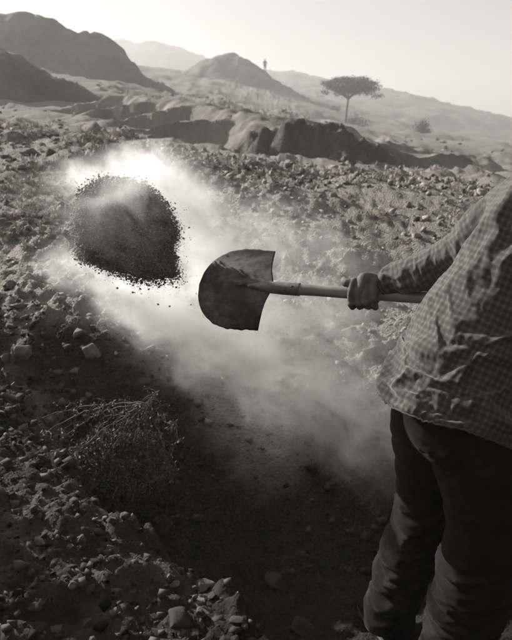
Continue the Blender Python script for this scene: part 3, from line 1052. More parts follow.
def man():
    spine_up = nrm(np.array([0.42, 0.12, 0.90]))
    fwd = nrm(np.array([-0.30, 0.95, 0.02]))
    fwd = nrm(fwd - (fwd @ spine_up) * spine_up)
    lat = np.cross(spine_up, fwd)          # towards his left
    if lat[0] > 0:
        lat = -lat
    hem = np.array([0.615, 1.80, 0.775])
    neck = np.array([0.90, 1.92, 1.47])
    sh_l = P(492, 226, 2.02)
    el_l = P(438, 262, 2.17)
    wr_l = P(379, 284, 2.29)
    sh_r = np.array([1.10, 1.88, 1.25])
    el_r = np.array([1.20, 2.02, 1.00])
    hand_r = HAND_L + AX * 0.60
    wr_r = hand_r + np.array([0.06, -0.05, 0.03])
    hip_l, hip_r = np.array([0.55, 1.90, 0.80]), np.array([0.66, 1.78, 0.77])
    kn_l, kn_r = P(426, 508, 2.20), P(488, 530, 1.95)
    an_l, an_r = P(388, 610, 2.52), P(452, 662, 2.27)
    an_l[2] = gz(an_l[0], an_l[1]) + 0.10
    an_r[2] = gz(an_r[0], an_r[1]) + 0.10

    foot = np.array([0.5 * (an_l[0] + an_r[0]), 0.5 * (an_l[1] + an_r[1]), 0.5 * (an_l[2] + an_r[2]) - 0.1])
    t = thing('person', 'man in a plaid shirt and dark trousers swinging a shovel, seen from behind', 'person', tuple(foot))
    off = -foot

    # --- bare body, one skin
    parts = []
    def rg(c, hw, hd, o=0.0):
        return (np.array(c) + fwd * o, lat, fwd, hw, hd)
    ctr = lambda u: hem + (neck - hem) * u
    parts.append(loft([rg(ctr(0.0), .17, .13), rg(ctr(.15), .19, .15, .02), rg(ctr(.35), .18, .15, .03), rg(ctr(.6), .18, .13), rg(ctr(.85), .16, .10), rg(ctr(1.0), .07, .07)]))
    parts.append(limb([ctr(.92), ctr(1.0), ctr(1.12) + fwd * .02], [.075, .062, .06]))
    hc = ctr(1.0) + spine_up * 0.155 + fwd * 0.035
    look = nrm(fwd + np.array([-0.6, 0.1, -0.25]))
    hup = nrm(spine_up - (spine_up @ look) * look)
    hsd = np.cross(hup, look)
    HR = np.stack([hsd, look, hup], 1)
    def hd(x, y, z):
        return hc + HR @ np.array([x, y, z])
    parts.append(ell(hd(0, -.012, .03), (.074, .092, .085), HR))
    parts.append(ell(hd(0, .022, -.04), (.058, .068, .078), HR))
    parts.append(ell(hd(0, .055, -.092), (.030, .026, .022), HR))
    parts.append(limb([hd(0, .083, .012), hd(0, .103, -.025), hd(0, .088, -.036)], [.010, .016, .012], 9, 10))
    for s in (-1, 1):
        parts.append(ell(hd(.072 * s, -.005, -.012), (.010, .020, .031), HR))
        parts.append(ell(hd(.032 * s, .076, .022), (.020, .012, .008), HR))
        parts.append(ell(hd(.040 * s, .060, -.02), (.020, .018, .016), HR))
    parts.append(ell(hd(0, .084, -.062), (.024, .012, .007), HR))
    parts.append(ell(hd(0, .082, -.074), (.020, .012, .007), HR))
    parts.append(limb([ctr(.88) + lat * .05, sh_l, (sh_l + el_l) / 2, el_l, (el_l + wr_l) / 2, wr_l], [.07, .062, .05, .042, .040, .027]))
    parts.append(limb([ctr(.88) - lat * .05, sh_r, (sh_r + el_r) / 2, el_r, (el_r + wr_r) / 2, wr_r], [.07, .062, .05, .042, .040, .027]))
    for h, k, a in ((hip_l, kn_l, an_l), (hip_r, kn_r, an_r)):
        parts.append(limb([h + np.array([0, 0, .03]), (h + k) / 2, k, k * .6 + a * .4, a, a - np.array([0, 0, .04])], [.095, .085, .058, .058, .034, .030]))
        fd = nrm(np.array([fwd[0], fwd[1], 0]))
        parts.append(limb([a + fd * -.04 + np.array([0, 0, -.055]), a + fd * .06 + np.array([0, 0, -.055]), a + fd * .15 + np.array([0, 0, -.07])], [.022, .026, .016]))

    def fist(centre, axis, wrist, thumb_to, toward):
        """hand closed on the shaft: palm on the 'toward' side, fingers curl under and up the far side"""
        a = nrm(axis)                                   # along shaft, thumb side first
        n = nrm(toward - (toward @ a) * a)              # from the shaft to the palm
        dn = np.cross(a, n)
        if dn[2] > 0:
            dn = -dn
        dn = nrm(dn)
        g = 1.17
        def pol(al, ang, r):
            return centre + a * al * g + (n * math.cos(ang) + dn * math.sin(ang)) * r * g
        # back of the hand: metacarpals run from the wrist down to the knuckles
        R3 = np.stack([a, n, dn], 1)
        parts.append(ell(pol(0, 0.0, .032), (.044 * g, .0150 * g, .036 * g), R3))
        parts.append(limb([wrist, pol(0.0, -0.75, .046), pol(0, 0.1, .034)], [.029, .030, .026], 12, 16, .8))
        slant = (.22, .12, -.02, -.22)
        for al, sl_ in zip((-.033, -.011, .011, .032), slant):
            parts.append(limb([wrist + a * al * 0.5, pol(al * .85, -0.7, .046), pol(al, 0.1, .043), pol(al, .72 + sl_, .044)], [.015, .0140, .0122, .0125], 12, 12))
            parts.append(ell(pol(al, .66 + sl_, .0475), (.0125, .0125, .0125)))
        for al, sl_, l in zip((-.033, -.011, .011, .032), slant, (1.0, 1.07, 1.02, 0.88)):
            an = [.70 + sl_, 1.20 + sl_, 1.75 + sl_ * .8, 2.35 * l + sl_ * .4, 3.1 * l, 3.8 * l, 4.3 * l]
            rr_ = [.0440, .0425, .0370, .0320, .0300, .0290, .0285]
            path = [pol(al * (1 - .03 * i), x, y) for i, (x, y) in enumerate(zip(an, rr_))]
            parts.append(limb(path, [.0118, .0100, .0104, .0092, .0096, .0088, .0072], 30, 12))
        # thumb leaves the side of the palm and closes over the top
        tb = [wrist * .55 + pol(-.03, -0.5, .045) * .45, pol(-.050, -0.55, .043), pol(-.064, -1.15, .036), pol(-.062, -1.95, .031), pol(-.052, -2.6, .030)]
        parts.append(limb(tb, [.016, .0155, .0125, .0112, .0085], 20, 12))

    tow = nrm(CAMP - HAND_L + np.array([0.0, 0, 0.4]))
    fist(HAND_L, AX, wr_l, None, tow)
    fist(hand_r, -AX, wr_r, None, np.array([0.3, -1.0, 0.6]))
    V, F = fuse(parts, 0.0036, 1)
    mesh_np('body', V + off, F, M_skin, t)
    # hair, eyes
    v, f = fuse([ell(hd(0, -.020, .042), (.081, .093, .084), HR), ell(hd(0, -.06, -.01), (.068, .050, .065), HR)], .006, 2)
    q = (v - hc) @ HR
    kp = (q[:, 1] < .055 + .3 * (q[:, 2] - .07)) & (q[:, 2] > -.075) & ~((np.abs(q[:, 0]) > .055) & (q[:, 2] < .015) & (q[:, 1] > -.02))
    v, f, _ = cut(v, f, kp)
    v = v + vnormals(v, f) * (0.003 * fbm(v * 120, 3, 8))[:, None]
    mesh_np('hair', v + off, f, M_hair, t)
    for s in (-1, 1):
        v, f = ell(hd(.031 * s, .072, .012), (.012, .010, .008), HR, 2)
        mesh_np('eye', v + off, f, M_eye, t)

    # --- shirt
    tors = [rg(ctr(-.10), .290, .240, .01), rg(ctr(0.0), .285, .235, .02), rg(ctr(.15), .272, .235, .03), rg(ctr(.35), .250, .215, .03), rg(ctr(.55), .235, .180, .01),
            rg(ctr(.75), .220, .150), rg(ctr(.90), .165, .115), rg(ctr(1.0), .085, .085), rg(ctr(1.05), .07, .07)]
    sl = [ctr(.84) + lat * .06, sh_l, (sh_l + el_l) / 2 + np.array([0, 0, -.01]), el_l, (el_l + wr_l) / 2, wr_l + AX * .012, wr_l * 1.06 - el_l * .06]
    sr_ = [ctr(.84) - lat * .06, sh_r, (sh_r + el_r) / 2, el_r, (el_r + wr_r) / 2, wr_r, wr_r * 1.15 - el_r * .15]
    srad = [.10, .092, .076, .066, .056, .046, .046]
    V, F = fuse([loft(tors, 64), limb(sl, srad, 50, 28), limb(sr_, srad, 50, 28)], 0.0118, 3)
    ax_l = nrm(np.array(wr_l) - el_l); ax_r = nrm(wr_r - el_r)
    hn = nrm(spine_up + 0.02 * fwd)
    def params(V):
        dt, st = seg_param(V, [ctr(-.1), ctr(.5), ctr(.9)])
        dl, s_l = seg_param(V, [np.array(q) for q in sl[1:]])
        dr, s_r = seg_param(V, [np.array(q) for q in sr_[1:]])
        h_ = (V - hem) @ spine_up
        q = V - (hem + np.outer(h_, nrm(neck - hem)))
        return dt, dl, s_l, dr, s_r, h_, np.arctan2(q @ lat, -(q @ fwd))
    dt, dl, s_l, dr, s_r, h_, th = params(V)
    # hem, cuffs and collar are open edges
    wav = 0.006 * np.sin(th * 3 + 1)
    fh = (V - hem) @ hn - (-0.028 + wav - .03 * np.clip(-np.cos(th * 2), 0, 1))
    kp = (fh > 0) & ~(((V - wr_l) @ ax_l > -.012) & (dl < .09)) & ~(((V - wr_r) @ ax_r > -.005) & (dr < .09)) & ((V - neck) @ spine_up < .012)
    V, F, used = cut(V, F, kp)
    fh = fh[used]
    dt, dl, s_l, dr, s_r, h_, th = params(V)
    # pull the cut rows onto a clean hem and clean cuffs
    ed = np.concatenate([F[:, [0, 1]], F[:, [1, 2]], F[:, [2, 0]]])
    uq, cn = np.unique(np.sort(ed, 1), axis=0, return_counts=True)
    bd = np.unique(uq[cn == 1])
    gl, gr = ((V[bd] - wr_l) @ ax_l + .012), ((V[bd] - wr_r) @ ax_r + .005)
    onl, onr = (dl[bd] < .09) & (gl > -.03), (dr[bd] < .09) & (gr > -.03)
    hm = (fh[bd] < .03) & ~onl & ~onr
    V[bd] -= np.where(hm, fh[bd], 0)[:, None] * hn + np.where(onl, gl, 0)[:, None] * ax_l + np.where(onr, gr, 0)[:, None] * ax_r
    rim_e = uq[cn == 1]
    for _ in range(12):
        A = np.zeros_like(V); k_ = np.zeros(len(V))
        for i_, j_ in ((0, 1), (1, 0)):
            np.add.at(A, rim_e[:, i_], V[rim_e[:, j_]]); np.add.at(k_, rim_e[:, i_], 1)
        sel = k_ == 2
        V[sel] = V[sel] * .5 + .25 * A[sel]
    is_l = (dl < .105) & (dl * 2.0 < dt * 1.0 + .02)
    is_r = (dr < .105) & (dr * 2.0 < dt * 1.0 + .02)
    # uv in metres along the cloth for the woven check
    U1 = np.stack([th * .255, h_], 1)
    U2 = np.stack([s_l, np.arctan2((V - sh_l) @ lat, (V - sh_l) @ np.cross(ax_l, lat)) * .07], 1)
    U3 = np.stack([s_r, np.arctan2((V - sh_r) @ lat, (V - sh_r) @ np.cross(ax_r, lat)) * .07], 1)
    ml, mr = is_l[F].sum(1) >= 2, is_r[F].sum(1) >= 2
    uv = np.where(ml[:, None, None], U2[F], np.where(mr[:, None, None], U3[F], U1[F]))
    V = drape(V, F, locals())
    V, F, uv = refine(V, F, uv)
    o = mesh_np('shirt', V + off, F, M_shirt, t, uv=uv.reshape(-1, 2))
    so = o.modifiers.new('cloth_thickness', 'SOLIDIFY')
    so.thickness = 0.0035
    so.offset = -1
    # rolled hem and cuff edges
    nb = {}
    for a_, b_ in rim_e:
        nb.setdefault(int(a_), []).append(int(b_)); nb.setdefault(int(b_), []).append(int(a_))
    seen = set()
    for st_ in list(nb):
        if st_ in seen:
            continue
        loop, cur, prev = [], st_, None
        while cur is not None and cur not in seen:
            seen.add(cur); loop.append(cur)
            nx = [q for q in nb[cur] if q not in seen]
            cur = nx[0] if nx else None
        if len(loop) > 20:
            lp = V[loop + loop[:1]]
            v, f = tube_np(lp, [.0030] * len(lp), 6)
            mesh_np('hem' if len(loop) > 90 else 'cuff_edge', v, f, M_shirt_edge, o).location = off - np.array(o.location)
    # --- trousers
    def leg(h, k, a, s):
        m1, m2 = h * .5 + k * .5, k * .5 + a * .5
        return limb([h + np.array([0, 0, .05]), h * .75 + k * .25 + np.array([-.005, -.01, 0]), m1, k, m2, a * .85 + k * .15, a + np.array([0, 0, -.045])],
                    [.150 * s, .148 * s, .130 * s, .098 * s, .090 * s, .084 * s, .088 * s], 60, 32)
    pelvis = loft([rg(ctr(-.20), .12, .11), rg(ctr(-.13), .185, .15), rg(ctr(0.0), .205, .165, .01), rg(ctr(.12), .200, .165, .02)], 48)
    V, F = fuse([pelvis, leg(hip_l, kn_l, an_l, 0.94), leg(hip_r, kn_r, an_r, 1.16)], .0075, 3)
    N = vnormals(V, F)
    dL, sL = seg_param(V, [hip_l, kn_l, an_l]); dR, sR = seg_param(V, [hip_r, kn_r, an_r])
    s_ = np.where(dL < dR, sL, sR)
    ks = np.linalg.norm(kn_l - hip_l)
    wq = V + 0.05 * np.stack([fbm(V * 6, 2, 1), fbm(V * 6, 2, 2), fbm(V * 6, 2, 3)], 1)
    cr = np.stack([V[:, 0] * 5 + V[:, 2] * 3, s_ * 16 + V[:, 0] * 11, V[:, 1] * 4], 1) + .5 * fbm(wq * 5, 2, 4)[:, None]
    amp = 0.006 + .015 * smooth((s_ - ks * .82) / .12)
    V = V + N * (amp * (1 - 2 * np.abs(fbm(cr, 3, 5))) + .003 * fbm(wq * 14, 3, 6))[:, None]
    ok = (V[:, 2] > np.where(dL < dR, an_l[2], an_r[2]) - .035)
    V, F, _ = cut(V, F, ok)
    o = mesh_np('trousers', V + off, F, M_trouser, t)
    s_ = s_[_]
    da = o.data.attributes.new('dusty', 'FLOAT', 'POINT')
    da.data.foreach_set('value', smooth((s_ - ks * .9) / (ks * .5)).astype(np.float32))  # weight of the pale patches, rising below the knee
    so = o.modifiers.new('cloth_thickness', 'SOLIDIFY')
    so.thickness = 0.003
    so.offset = -1
    # --- boots
    fd = nrm(np.array([fwd[0], fwd[1], 0])); sdv = np.cross(fd, [0, 0, 1.0])
    for a in (an_l, an_r):
        g = a - np.array([0, 0, .10])
        up = np.array([0, 0, 1.0])
        bt = [limb([g + up * .21, g + up * .12, g + up * .055 + fd * .0], [.056, .054, .050], 14, 20),
              loft([(g + fd * -.075 + up * .035, sdv, up, .030, .030), (g + fd * -.04 + up * .045, sdv, up, .042, .045), (g + fd * .05 + up * .045, sdv, up, .046, .042), (g + fd * .13 + up * .034, sdv, up, .050, .032), (g + fd * .19 + up * .026, sdv, up, .030, .020)], 24)]
        v, f = fuse(bt, .006, 2)
        b = mesh_np('boot', v + off, f, M_boot, t)
        v, f = fuse([loft([(g + fd * -.085 + up * .006, sdv, up, .028, .012), (g + fd * -.05 + up * .006, sdv, up, .044, .014), (g + fd * .05 + up * .006, sdv, up, .046, .014), (g + fd * .13 + up * .006, sdv, up, .054, .014), (g + fd * .205 + up * .006, sdv, up, .026, .012)], 24)], .006, 1)
        mesh_np('sole', v, f, M_hair, b).location = off - np.array(b.location)
    # --- bracelet on the gripping wrist
    axw = nrm(HAND_L - el_l)
    cw = wr_l + ax_l * .004
    a_ = nrm(np.cross(ax_l, [0, 0, 1.0])); b_ = np.cross(ax_l, a_)
    ring = [cw + (a_ * math.cos(x_) + b_ * math.sin(x_)) * .031 + ax_l * .004 * math.sin(2 * x_) for x_ in np.linspace(0, 2 * math.pi, 33)]
    v, f = tube_np(ring, [.0032] * 33, 6)
    mesh_np('bracelet', v + off, f, M_cord, t)

def shirt_material():
    m = bpy.data.materials.new('plaid_cotton')
    m.use_nodes = True
    nt = m.node_tree
    b = nt.nodes['Principled BSDF']
    uvn = nt.nodes.new('ShaderNodeUVMap')
    sp = nt.nodes.new('ShaderNodeSeparateXYZ')
    nt.links.new(uvn.outputs[0], sp.inputs[0])
    def math_(op, a, bb=None, c=None):
        n = nt.nodes.new('ShaderNodeMath')
        n.operation = op
        for i, v in enumerate((a, bb, c)):
            if v is None:
                continue
            if isinstance(v, (int, float)):
                n.inputs[i].default_value = v
            else:
                nt.links.new(v, n.inputs[i])
        return n.outputs[0]
    def stripe(src, period, width, phase=0.0):
        fr = math_('FRACT', math_('ADD', math_('DIVIDE', src, period), phase))
        d = math_('ABSOLUTE', math_('SUBTRACT', fr, 0.5))
        return math_('SUBTRACT', 1.0, math_('SMOOTH_MIN', math_('DIVIDE', d, width / period), 1.0, 0.3))
    per = 0.0175
    a = math_('MAXIMUM', stripe(sp.outputs[0], per, .0065), 0.0)
    c = math_('MAXIMUM', stripe(sp.outputs[1], per, .0065), 0.0)
    s = math_('MULTIPLY', math_('ADD', a, c), 0.5)
    tc = nt.nodes.new('ShaderNodeTexCoord')
    n = noise_node(nt, tc.outputs['Object'], 9, 5, .6)
    s2 = math_('ADD', math_('MULTIPLY', s, 0.75), math_('MULTIPLY', n.outputs['Fac'], 0.25))
    r = ramp(nt, [(0.0, 0.042), (0.5, 0.09), (1.0, 0.175)])
    nt.links.new(s2, r.inputs[0])
    nt.links.new(r.outputs[0], b.inputs['Base Color'])
    b.inputs['Roughness'].default_value = 0.9
    b.inputs['Specular IOR Level'].default_value = 0.05
    b.inputs['Sheen Weight'].default_value = 0.4
    b.inputs['Sheen Roughness'].default_value = 0.45
    n2 = noise_node(nt, tc.outputs['Object'], 420, 3, .6)
    n3 = noise_node(nt, tc.outputs['Object'], 45, 5, .65)
    hb = math_('ADD', math_('MULTIPLY', n2.outputs['Fac'], .25), n3.outputs['Fac'])
    bp = nt.nodes.new('ShaderNodeBump')
    bp.inputs['Strength'].default_value = 0.35
    bp.inputs['Distance'].default_value = 0.004
    nt.links.new(hb, bp.inputs['Height'])
    nt.links.new(bp.outputs[0], b.inputs['Normal'])
    return m
M_shirt = shirt_material()
M_shirt_edge = basic('hem_cotton', 0.07, 0.14, 60.0, 0.9, spec=0.05)
man()

# ------------------------------------------------------------------ shovel geometry
def shovel():
    t = thing('shovel', 'round-pointed shovel with a dark worn blade held out to the left', 'shovel', tuple(HAND_L))
    off = -HAND_L
    B = BLADE_C                               # where the blade's shoulder line crosses the shaft line
    # blade frame: x along -AX to the tip, w across, n the convex back
    wv = R_ * -18 - U_ * 80
    wv = nrm(wv - F_ * (wv @ AX) / (F_ @ AX))
    nv = np.cross(AX, wv)
    if nv @ (CAMP - B) < 0:
        nv = -nv
    L, HW = 0.285, 0.165
    nu, nw = 44, 41
    Vt = []
    for i in range(nu):
        u = i / (nu - 1)
        # half width along the blade: square shoulders, full belly, rounded tip
        hw = (HW + .0012 * math.sin(u * 31) + .0010 * math.sin(u * 57 + 1)) * (1 - 0.06 * (1 - u) ** 2) * (1 - max(0, (u - 0.25) / 0.75) ** 2.6) ** 0.5
        for j in range(nw):
            s = -1 + 2 * j / (nw - 1)
            sp = s * hw
            shoulder = 0.020 * abs(s) ** 1.5 - 0.018 * math.exp(-(s / .32) ** 2)
            x = u * L + shoulder * (1 - u) * 1.0
            dish = -0.050 * (sp / HW) ** 2 * (1 - 0.35 * u) - 0.030 * u * u + 0.014 * math.exp(-(sp / .013) ** 2) * (1 - smooth((u - .40) / .25))
            p = B - AX * x + wv * (sp - 0.008) + nv * dish
            Vt.append(p)
    Vt = np.array(Vt)
    ii = np.arange(nu * nw).reshape(nu, nw)
    Fq = np.stack([ii[:-1, :-1].ravel(), ii[:-1, 1:].ravel(), ii[1:, 1:].ravel(), ii[1:, :-1].ravel()], 1)
    Fq = Fq[[len(set(f)) == 4 for f in Fq.tolist()]]
    o = mesh_np('blade', Vt + off, Fq, M_blade, t)
    so = o.modifiers.new('plate', 'SOLIDIFY')
    so.thickness = 0.0022
    so.offset = 0
    # socket: flares out of the blade and sleeves the shaft
    so_p = [B - AX * .075 + nv * .004, B - AX * .03 + nv * .006, B + AX * .010 + nv * .003, B + AX * .05, B + AX * .118]
    v, f = tube_np(so_p, [.006, .014, .0205, .0222, .0226], 20)
    sk = mesh_np('socket', v + off, f, M_socket, t)
    v, f = tube_np([B + AX * .095 + nv * .0215, B + AX * .095 + nv * .0255], [.004, .0035], 10)
    rv = mesh_np('rivet', v + off, f, M_socket, sk)
    v2, f2 = ell(B + AX * .095 + nv * .024, (.0042, .0042, .0042), None, 2)
    rv.data.clear_geometry()
    rv.data.from_pydata((v2 + off).tolist(), [], f2.tolist())
    # shaft
    pa = [B + AX * x for x in np.linspace(.06, 1.05, 40)]
    v, f = tube_np(pa, [.0194 + .0005 * math.sin(i * .9) for i in range(40)], 20)
    mesh_np('shaft', v + off, f, M_wood, t)
    v, f = ell(B + AX * 1.05, (.0186, .0186, .0186), None, 2)
    mesh_np('shaft_end', v + off, f, M_wood, t)

def blade_mat():
    m = bpy.data.materials.new('worn_steel')
    m.use_nodes = True
    nt = m.node_tree
    b = nt.nodes['Principled BSDF']
    tc = nt.nodes.new('ShaderNodeTexCoord')
    n = noise_node(nt, tc.outputs['Object'], 9, 8, .65)
    n2 = noise_node(nt, tc.outputs['Object'], 70, 6, .7)
    mp = nt.nodes.new('ShaderNodeMapping')
    mp.inputs['Scale'].default_value = (5, 14, 14)
    nt.links.new(tc.outputs['Object'], mp.inputs[0])
    n3 = noise_node(nt, mp.outputs[0], 3, 5, .6)
    mx = nt.nodes.new('ShaderNodeMix'); mx.inputs[0].default_value = .35
    nt.links.new(n.outputs['Fac'], mx.inputs[2]); nt.links.new(n3.outputs['Fac'], mx.inputs[3])
    r = ramp(nt, [(.36, .02), (.47, .04), (.53, .09), (.64, .20)])
    nt.links.new(mx.outputs[0], r.inputs[0])
    nt.links.new(r.outputs[0], b.inputs['Base Color'])
    r2 = ramp(nt, [(.4, .5), (.6, .8)])
    nt.links.new(n.outputs['Fac'], r2.inputs[0])
    nt.links.new(r2.outputs[0], b.inputs['Roughness'])
    b.inputs['Metallic'].default_value = .55
    bp = nt.nodes.new('ShaderNodeBump'); bp.inputs['Strength'].default_value = .35; bp.inputs['Distance'].default_value = .002
    nt.links.new(n2.outputs['Fac'], bp.inputs['Height']); nt.links.new(bp.outputs[0], b.inputs['Normal'])
    return m
M_blade = blade_mat()
M_socket = basic('socket_steel', .10, .28, 30, .6, .3, 150, metallic=.5, bdist=.001)
M_wood = basic('worn_wood', .16, .32, 14, .5, .25, 90, spec=.5, bdist=.001)
shovel()

# ------------------------------------------------------------------ the thrown earth
def thrown_earth():
    rr = np.random.default_rng(91)
    D = 2.60
    c = P(128, 228, D)
    m = D / 690.0
    outline = [(-180, 56), (-165, 58), (-147, 63), (-130, 53), (-115, 50), (-99, 51), (-85, 56), (-70, 63), (-56, 70), (-46, 74), (-38, 66), (-30, 55), (-22, 52), (-13, 54), (3, 51), (18, 47), (30, 47), (45, 45), (61, 47), (75, 49), (90, 51), (105, 53), (119, 58), (132, 60), (144, 60), (160, 57), (180, 56)]
    oa, orad = np.radians([q[0] for q in outline]), np.array([q[1] for q in outline], float)
    def place(u, ra):
        """direction u and relative radius ra to a point of the lopsided mass"""
        a = np.arctan2(u[:, 2], u[:, 0])
        flat = np.hypot(u[:, 0], u[:, 2])
        R = np.interp(a, oa, orad) * flat + 38 * (1 - flat)
        R = R * (1 + .05 * fbm(u * 3.0, 4, 3) + .09 * fbm(u * 8, 4, 5, .6))
        return u * (R * ra)[:, None] * m * np.array([1, .72, 1])
    def dirs(n, bias=(0, 0, 0)):
        u = rr.normal(0, 1, (n, 3)) + np.array(bias)
        return u / np.linalg.norm(u, axis=1)[:, None]
    V, F = ico(6)
    V = place(V, 0.86)
    N_ = V / np.linalg.norm(V, axis=1)[:, None]
    V = V + N_ * (.012 * fbm(V * 22, 3, 15) + .007 * fbm(V * 70, 4, 16, .65))[:, None]
    n = 32000
    p = place(dirs(n), np.clip(rr.normal(.92, .055, n), .8, 1.12))
    sz = sizes(rr, n, .0010, .0050, 2.8)
    n2 = 4500                                   # loose grains at the ragged edge
    p2 = place(dirs(n2, (.25, 0, -.3)), 0.98 + np.abs(rr.normal(0, .065, n2)))
    s2 = sizes(rr, n2, .0006, .0024, 2.5)
    n3 = 700                                    # single clods thrown clear
    p3 = place(dirs(n3, (.3, 0, -.5)), 1.0 + np.abs(rr.normal(0, .16, n3)))
    s3 = sizes(rr, n3, .0008, .0055, 5)
    te = scatter('thrown_earth', np.concatenate([p, p2, p3]) + c, np.concatenate([sz, s2, s3]), M_thrown, 92, 'dark mass of earth flying off the shovel in a cloud of dust')
    bm = bmesh.new(); bm.from_mesh(te.data)
    tmp = bpy.data.meshes.new('tmp'); tmp.from_pydata((V + c).tolist(), [], F.tolist())
    bm.from_mesh(tmp); bm.to_mesh(te.data); bm.free(); bpy.data.meshes.remove(tmp)
thrown_earth()

# ------------------------------------------------------------------ far figure
def far_person():
    q = PY(265, 79.5, 77.5)
    bpy.context.view_layer.update()
    ok, loc, nor, fi = cone.ray_cast(Vector((q[0], q[1], 60)), Vector((0, 0, -1)))
    q[2] = (loc[2] if ok else q[2]) - 0.03
    t = thing('person', 'tiny distant person standing on the shoulder of the conical mound', 'person', tuple(q))
    pr = [limb([(0, 0, .80), (0, 0, 1.1), (0, 0, 1.40), (0, 0, 1.46)], [.15, .14, .17, .07], 20, 14, .7), ell((0, 0, 1.60), (.085, .1, .12)), limb([(0, 0, 1.4), (0, 0, 1.55)], [.06, .055], 5, 10)]
    for s in (-1, 1):
        pr.append(limb([(.08 * s, 0, .86), (.10 * s, .02, .48), (.12 * s, 0, .06)], [.095, .065, .045], 14, 12))
        pr.append(limb([(.12 * s, -.05, .05), (.13 * s, .14, .035)], [.045, .03], 5, 10))
        pr.append(limb([(.17 * s, 0, 1.38), (.25 * s, .03, 1.10), (.20 * s, .16, .92)], [.055, .045, .03], 12, 10))
        pr.append(ell((.19 * s, .2, .90), (.035, .05, .04)))
    V, F = fuse(pr, .02, 2)
    mesh_np('body', V, F, M_trouser, t)
far_person()

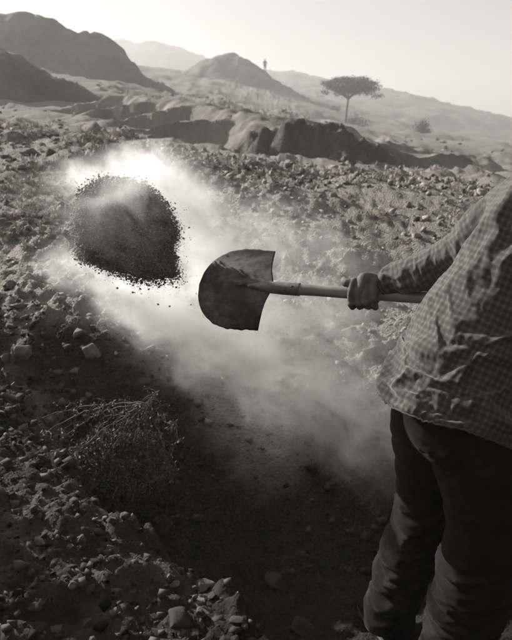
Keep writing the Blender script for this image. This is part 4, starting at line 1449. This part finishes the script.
# ------------------------------------------------------------------ dust raised by the throw
def dust():
    m = bpy.data.materials.new('dust')
    m.use_nodes = True
    nt = m.node_tree
    nt.nodes.remove(nt.nodes['Principled BSDF'])
    out = nt.nodes['Material Output']
    pv = nt.nodes.new('ShaderNodeVolumePrincipled')
    pv.inputs['Color'].default_value = (.98, .968, .945, 1)
    pv.inputs['Anisotropy'].default_value = 0.45
    tc = nt.nodes.new('ShaderNodeTexCoord')
    def math_(op, a, bb=None, c=None):
        n = nt.nodes.new('ShaderNodeMath'); n.operation = op
        for i, v in enumerate((a, bb, c)):
            if v is None: continue
            if isinstance(v, (int, float)): n.inputs[i].default_value = v
            else: nt.links.new(v, n.inputs[i])
        return n.outputs[0]
    # warp the coordinates a little so puffs curl
    nw = noise_node(nt, tc.outputs['Object'], 4.5, 2, .55)
    vs = nt.nodes.new('ShaderNodeVectorMath'); vs.operation = 'MULTIPLY_ADD'
    vs.inputs[1].default_value = (.30, .30, .30); vs.inputs[2].default_value = (-.15, -.15, -.15)
    nt.links.new(nw.outputs['Color'], vs.inputs[0])
    va = nt.nodes.new('ShaderNodeVectorMath'); va.operation = 'ADD'
    nt.links.new(tc.outputs['Object'], va.inputs[0]); nt.links.new(vs.outputs[0], va.inputs[1])
    total = None
    for (px, py, d, rx, ry, rz, rot, amp) in PUFFS:
        c = P(px, py, d)
        mp = nt.nodes.new('ShaderNodeMapping')
        mp.vector_type = 'TEXTURE'
        mp.inputs['Location'].default_value = tuple(c)
        mp.inputs['Rotation'].default_value = (0, rad(rot), 0)
        mp.inputs['Scale'].default_value = (rx, ry, rz)
        nt.links.new(va.outputs[0], mp.inputs[0])
        ln = nt.nodes.new('ShaderNodeVectorMath'); ln.operation = 'DOT_PRODUCT'
        nt.links.new(mp.outputs[0], ln.inputs[0]); nt.links.new(mp.outputs[0], ln.inputs[1])
        g = math_('MULTIPLY', math_('EXPONENT', math_('MULTIPLY', ln.outputs['Value'], -1.6)), amp)
        total = g if total is None else math_('ADD', total, g)
    ms = nt.nodes.new('ShaderNodeMapping')
    ms.vector_type = 'TEXTURE'
    ms.inputs['Rotation'].default_value = (0, rad(32), 0)
    ms.inputs['Scale'].default_value = (2.0, 1.2, 0.8)
    nt.links.new(va.outputs[0], ms.inputs[0])
    n = noise_node(nt, ms.outputs[0], 10.0, 5, .68)
    k = math_('MAXIMUM', math_('MULTIPLY_ADD', n.outputs['Fac'], 5.4, -2.0), 0.04)
    den = math_('MAXIMUM', math_('SUBTRACT', math_('MULTIPLY', total, k), 0.05), 0.0)
    nt.links.new(den, pv.inputs['Density'])
    nt.links.new(pv.outputs[0], out.inputs['Volume'])
    # domain: a lumpy closed hull round the cloud
    a, b = np.array([-1.15, 2.20, -0.05]), np.array([0.95, 3.75, 1.55])
    V, F = ICO3
    V = np.sign(V) * np.abs(V) ** .6
    V = V / np.abs(V).max(0)
    V = (a + b) / 2 + V * (b - a) / 2
    o = mesh_np('dust_cloud', V, F, m)
    tag(o, 'bright dust cloud drifting round the thrown earth', kind='stuff')

# picture spot, depth, radii across / along view / up (metres), roll, density
PUFFS = [
    (178, 198, 3.02, .26, .20, .090, 46, 17.0),
    (122, 172, 3.00, .26, .18, .075, -6, 13.0),
    (204, 248, 3.08, .14, .18, .18, 0, 14.0),
    (98, 280, 2.98, .19, .15, .045, 24, 22.0),
    (165, 314, 3.05, .30, .18, .095, 32, 23.0),
    (250, 362, 3.05, .32, .18, .110, 28, 19.0),
    (222, 300, 3.15, .26, .18, .14, 10, 10.0),
    (255, 235, 3.25, .42, .20, .18, 12, 3.0),
    (335, 405, 3.00, .45, .20, .18, 24, 4.2),
    (380, 440, 2.90, .30, .18, .20, 30, 1.8),
    (270, 330, 3.15, .60, .24, .32, 20, 2.2),
    (118, 188, 2.36, .22, .06, .11, 0, 8.0),
    (128, 228, 2.34, .22, .05, .24, 0, 1.2),
    (330, 300, 3.15, .34, .20, .22, 10, 2.2),
]
dust()

# ------------------------------------------------------------------ haze: one closed box of air
def haze():
    m = bpy.data.materials.new('haze')
    m.use_nodes = True
    nt = m.node_tree
    nt.nodes.remove(nt.nodes['Principled BSDF'])
    pv = nt.nodes.new('ShaderNodeVolumePrincipled')
    pv.inputs['Color'].default_value = (.71, .703, .687, 1)
    pv.inputs['Density'].default_value = 0.0035
    pv.inputs['Anisotropy'].default_value = 0.3
    nt.links.new(pv.outputs[0], nt.nodes['Material Output'].inputs['Volume'])
    bm = bmesh.new()
    bmesh.ops.create_cube(bm, size=1.0)
    me = bpy.data.meshes.new('haze')
    bm.to_mesh(me); bm.free()
    o = link(bpy.data.objects.new('haze', me))
    lo, hi = -12.0, 60.0
    o.scale = (1300, 1300, hi - lo)
    o.location = (0, 0, (lo + hi) / 2)
    me.materials.append(m)
    tag(o, 'sunlit dusty air over the whole place', kind='stuff')
haze()
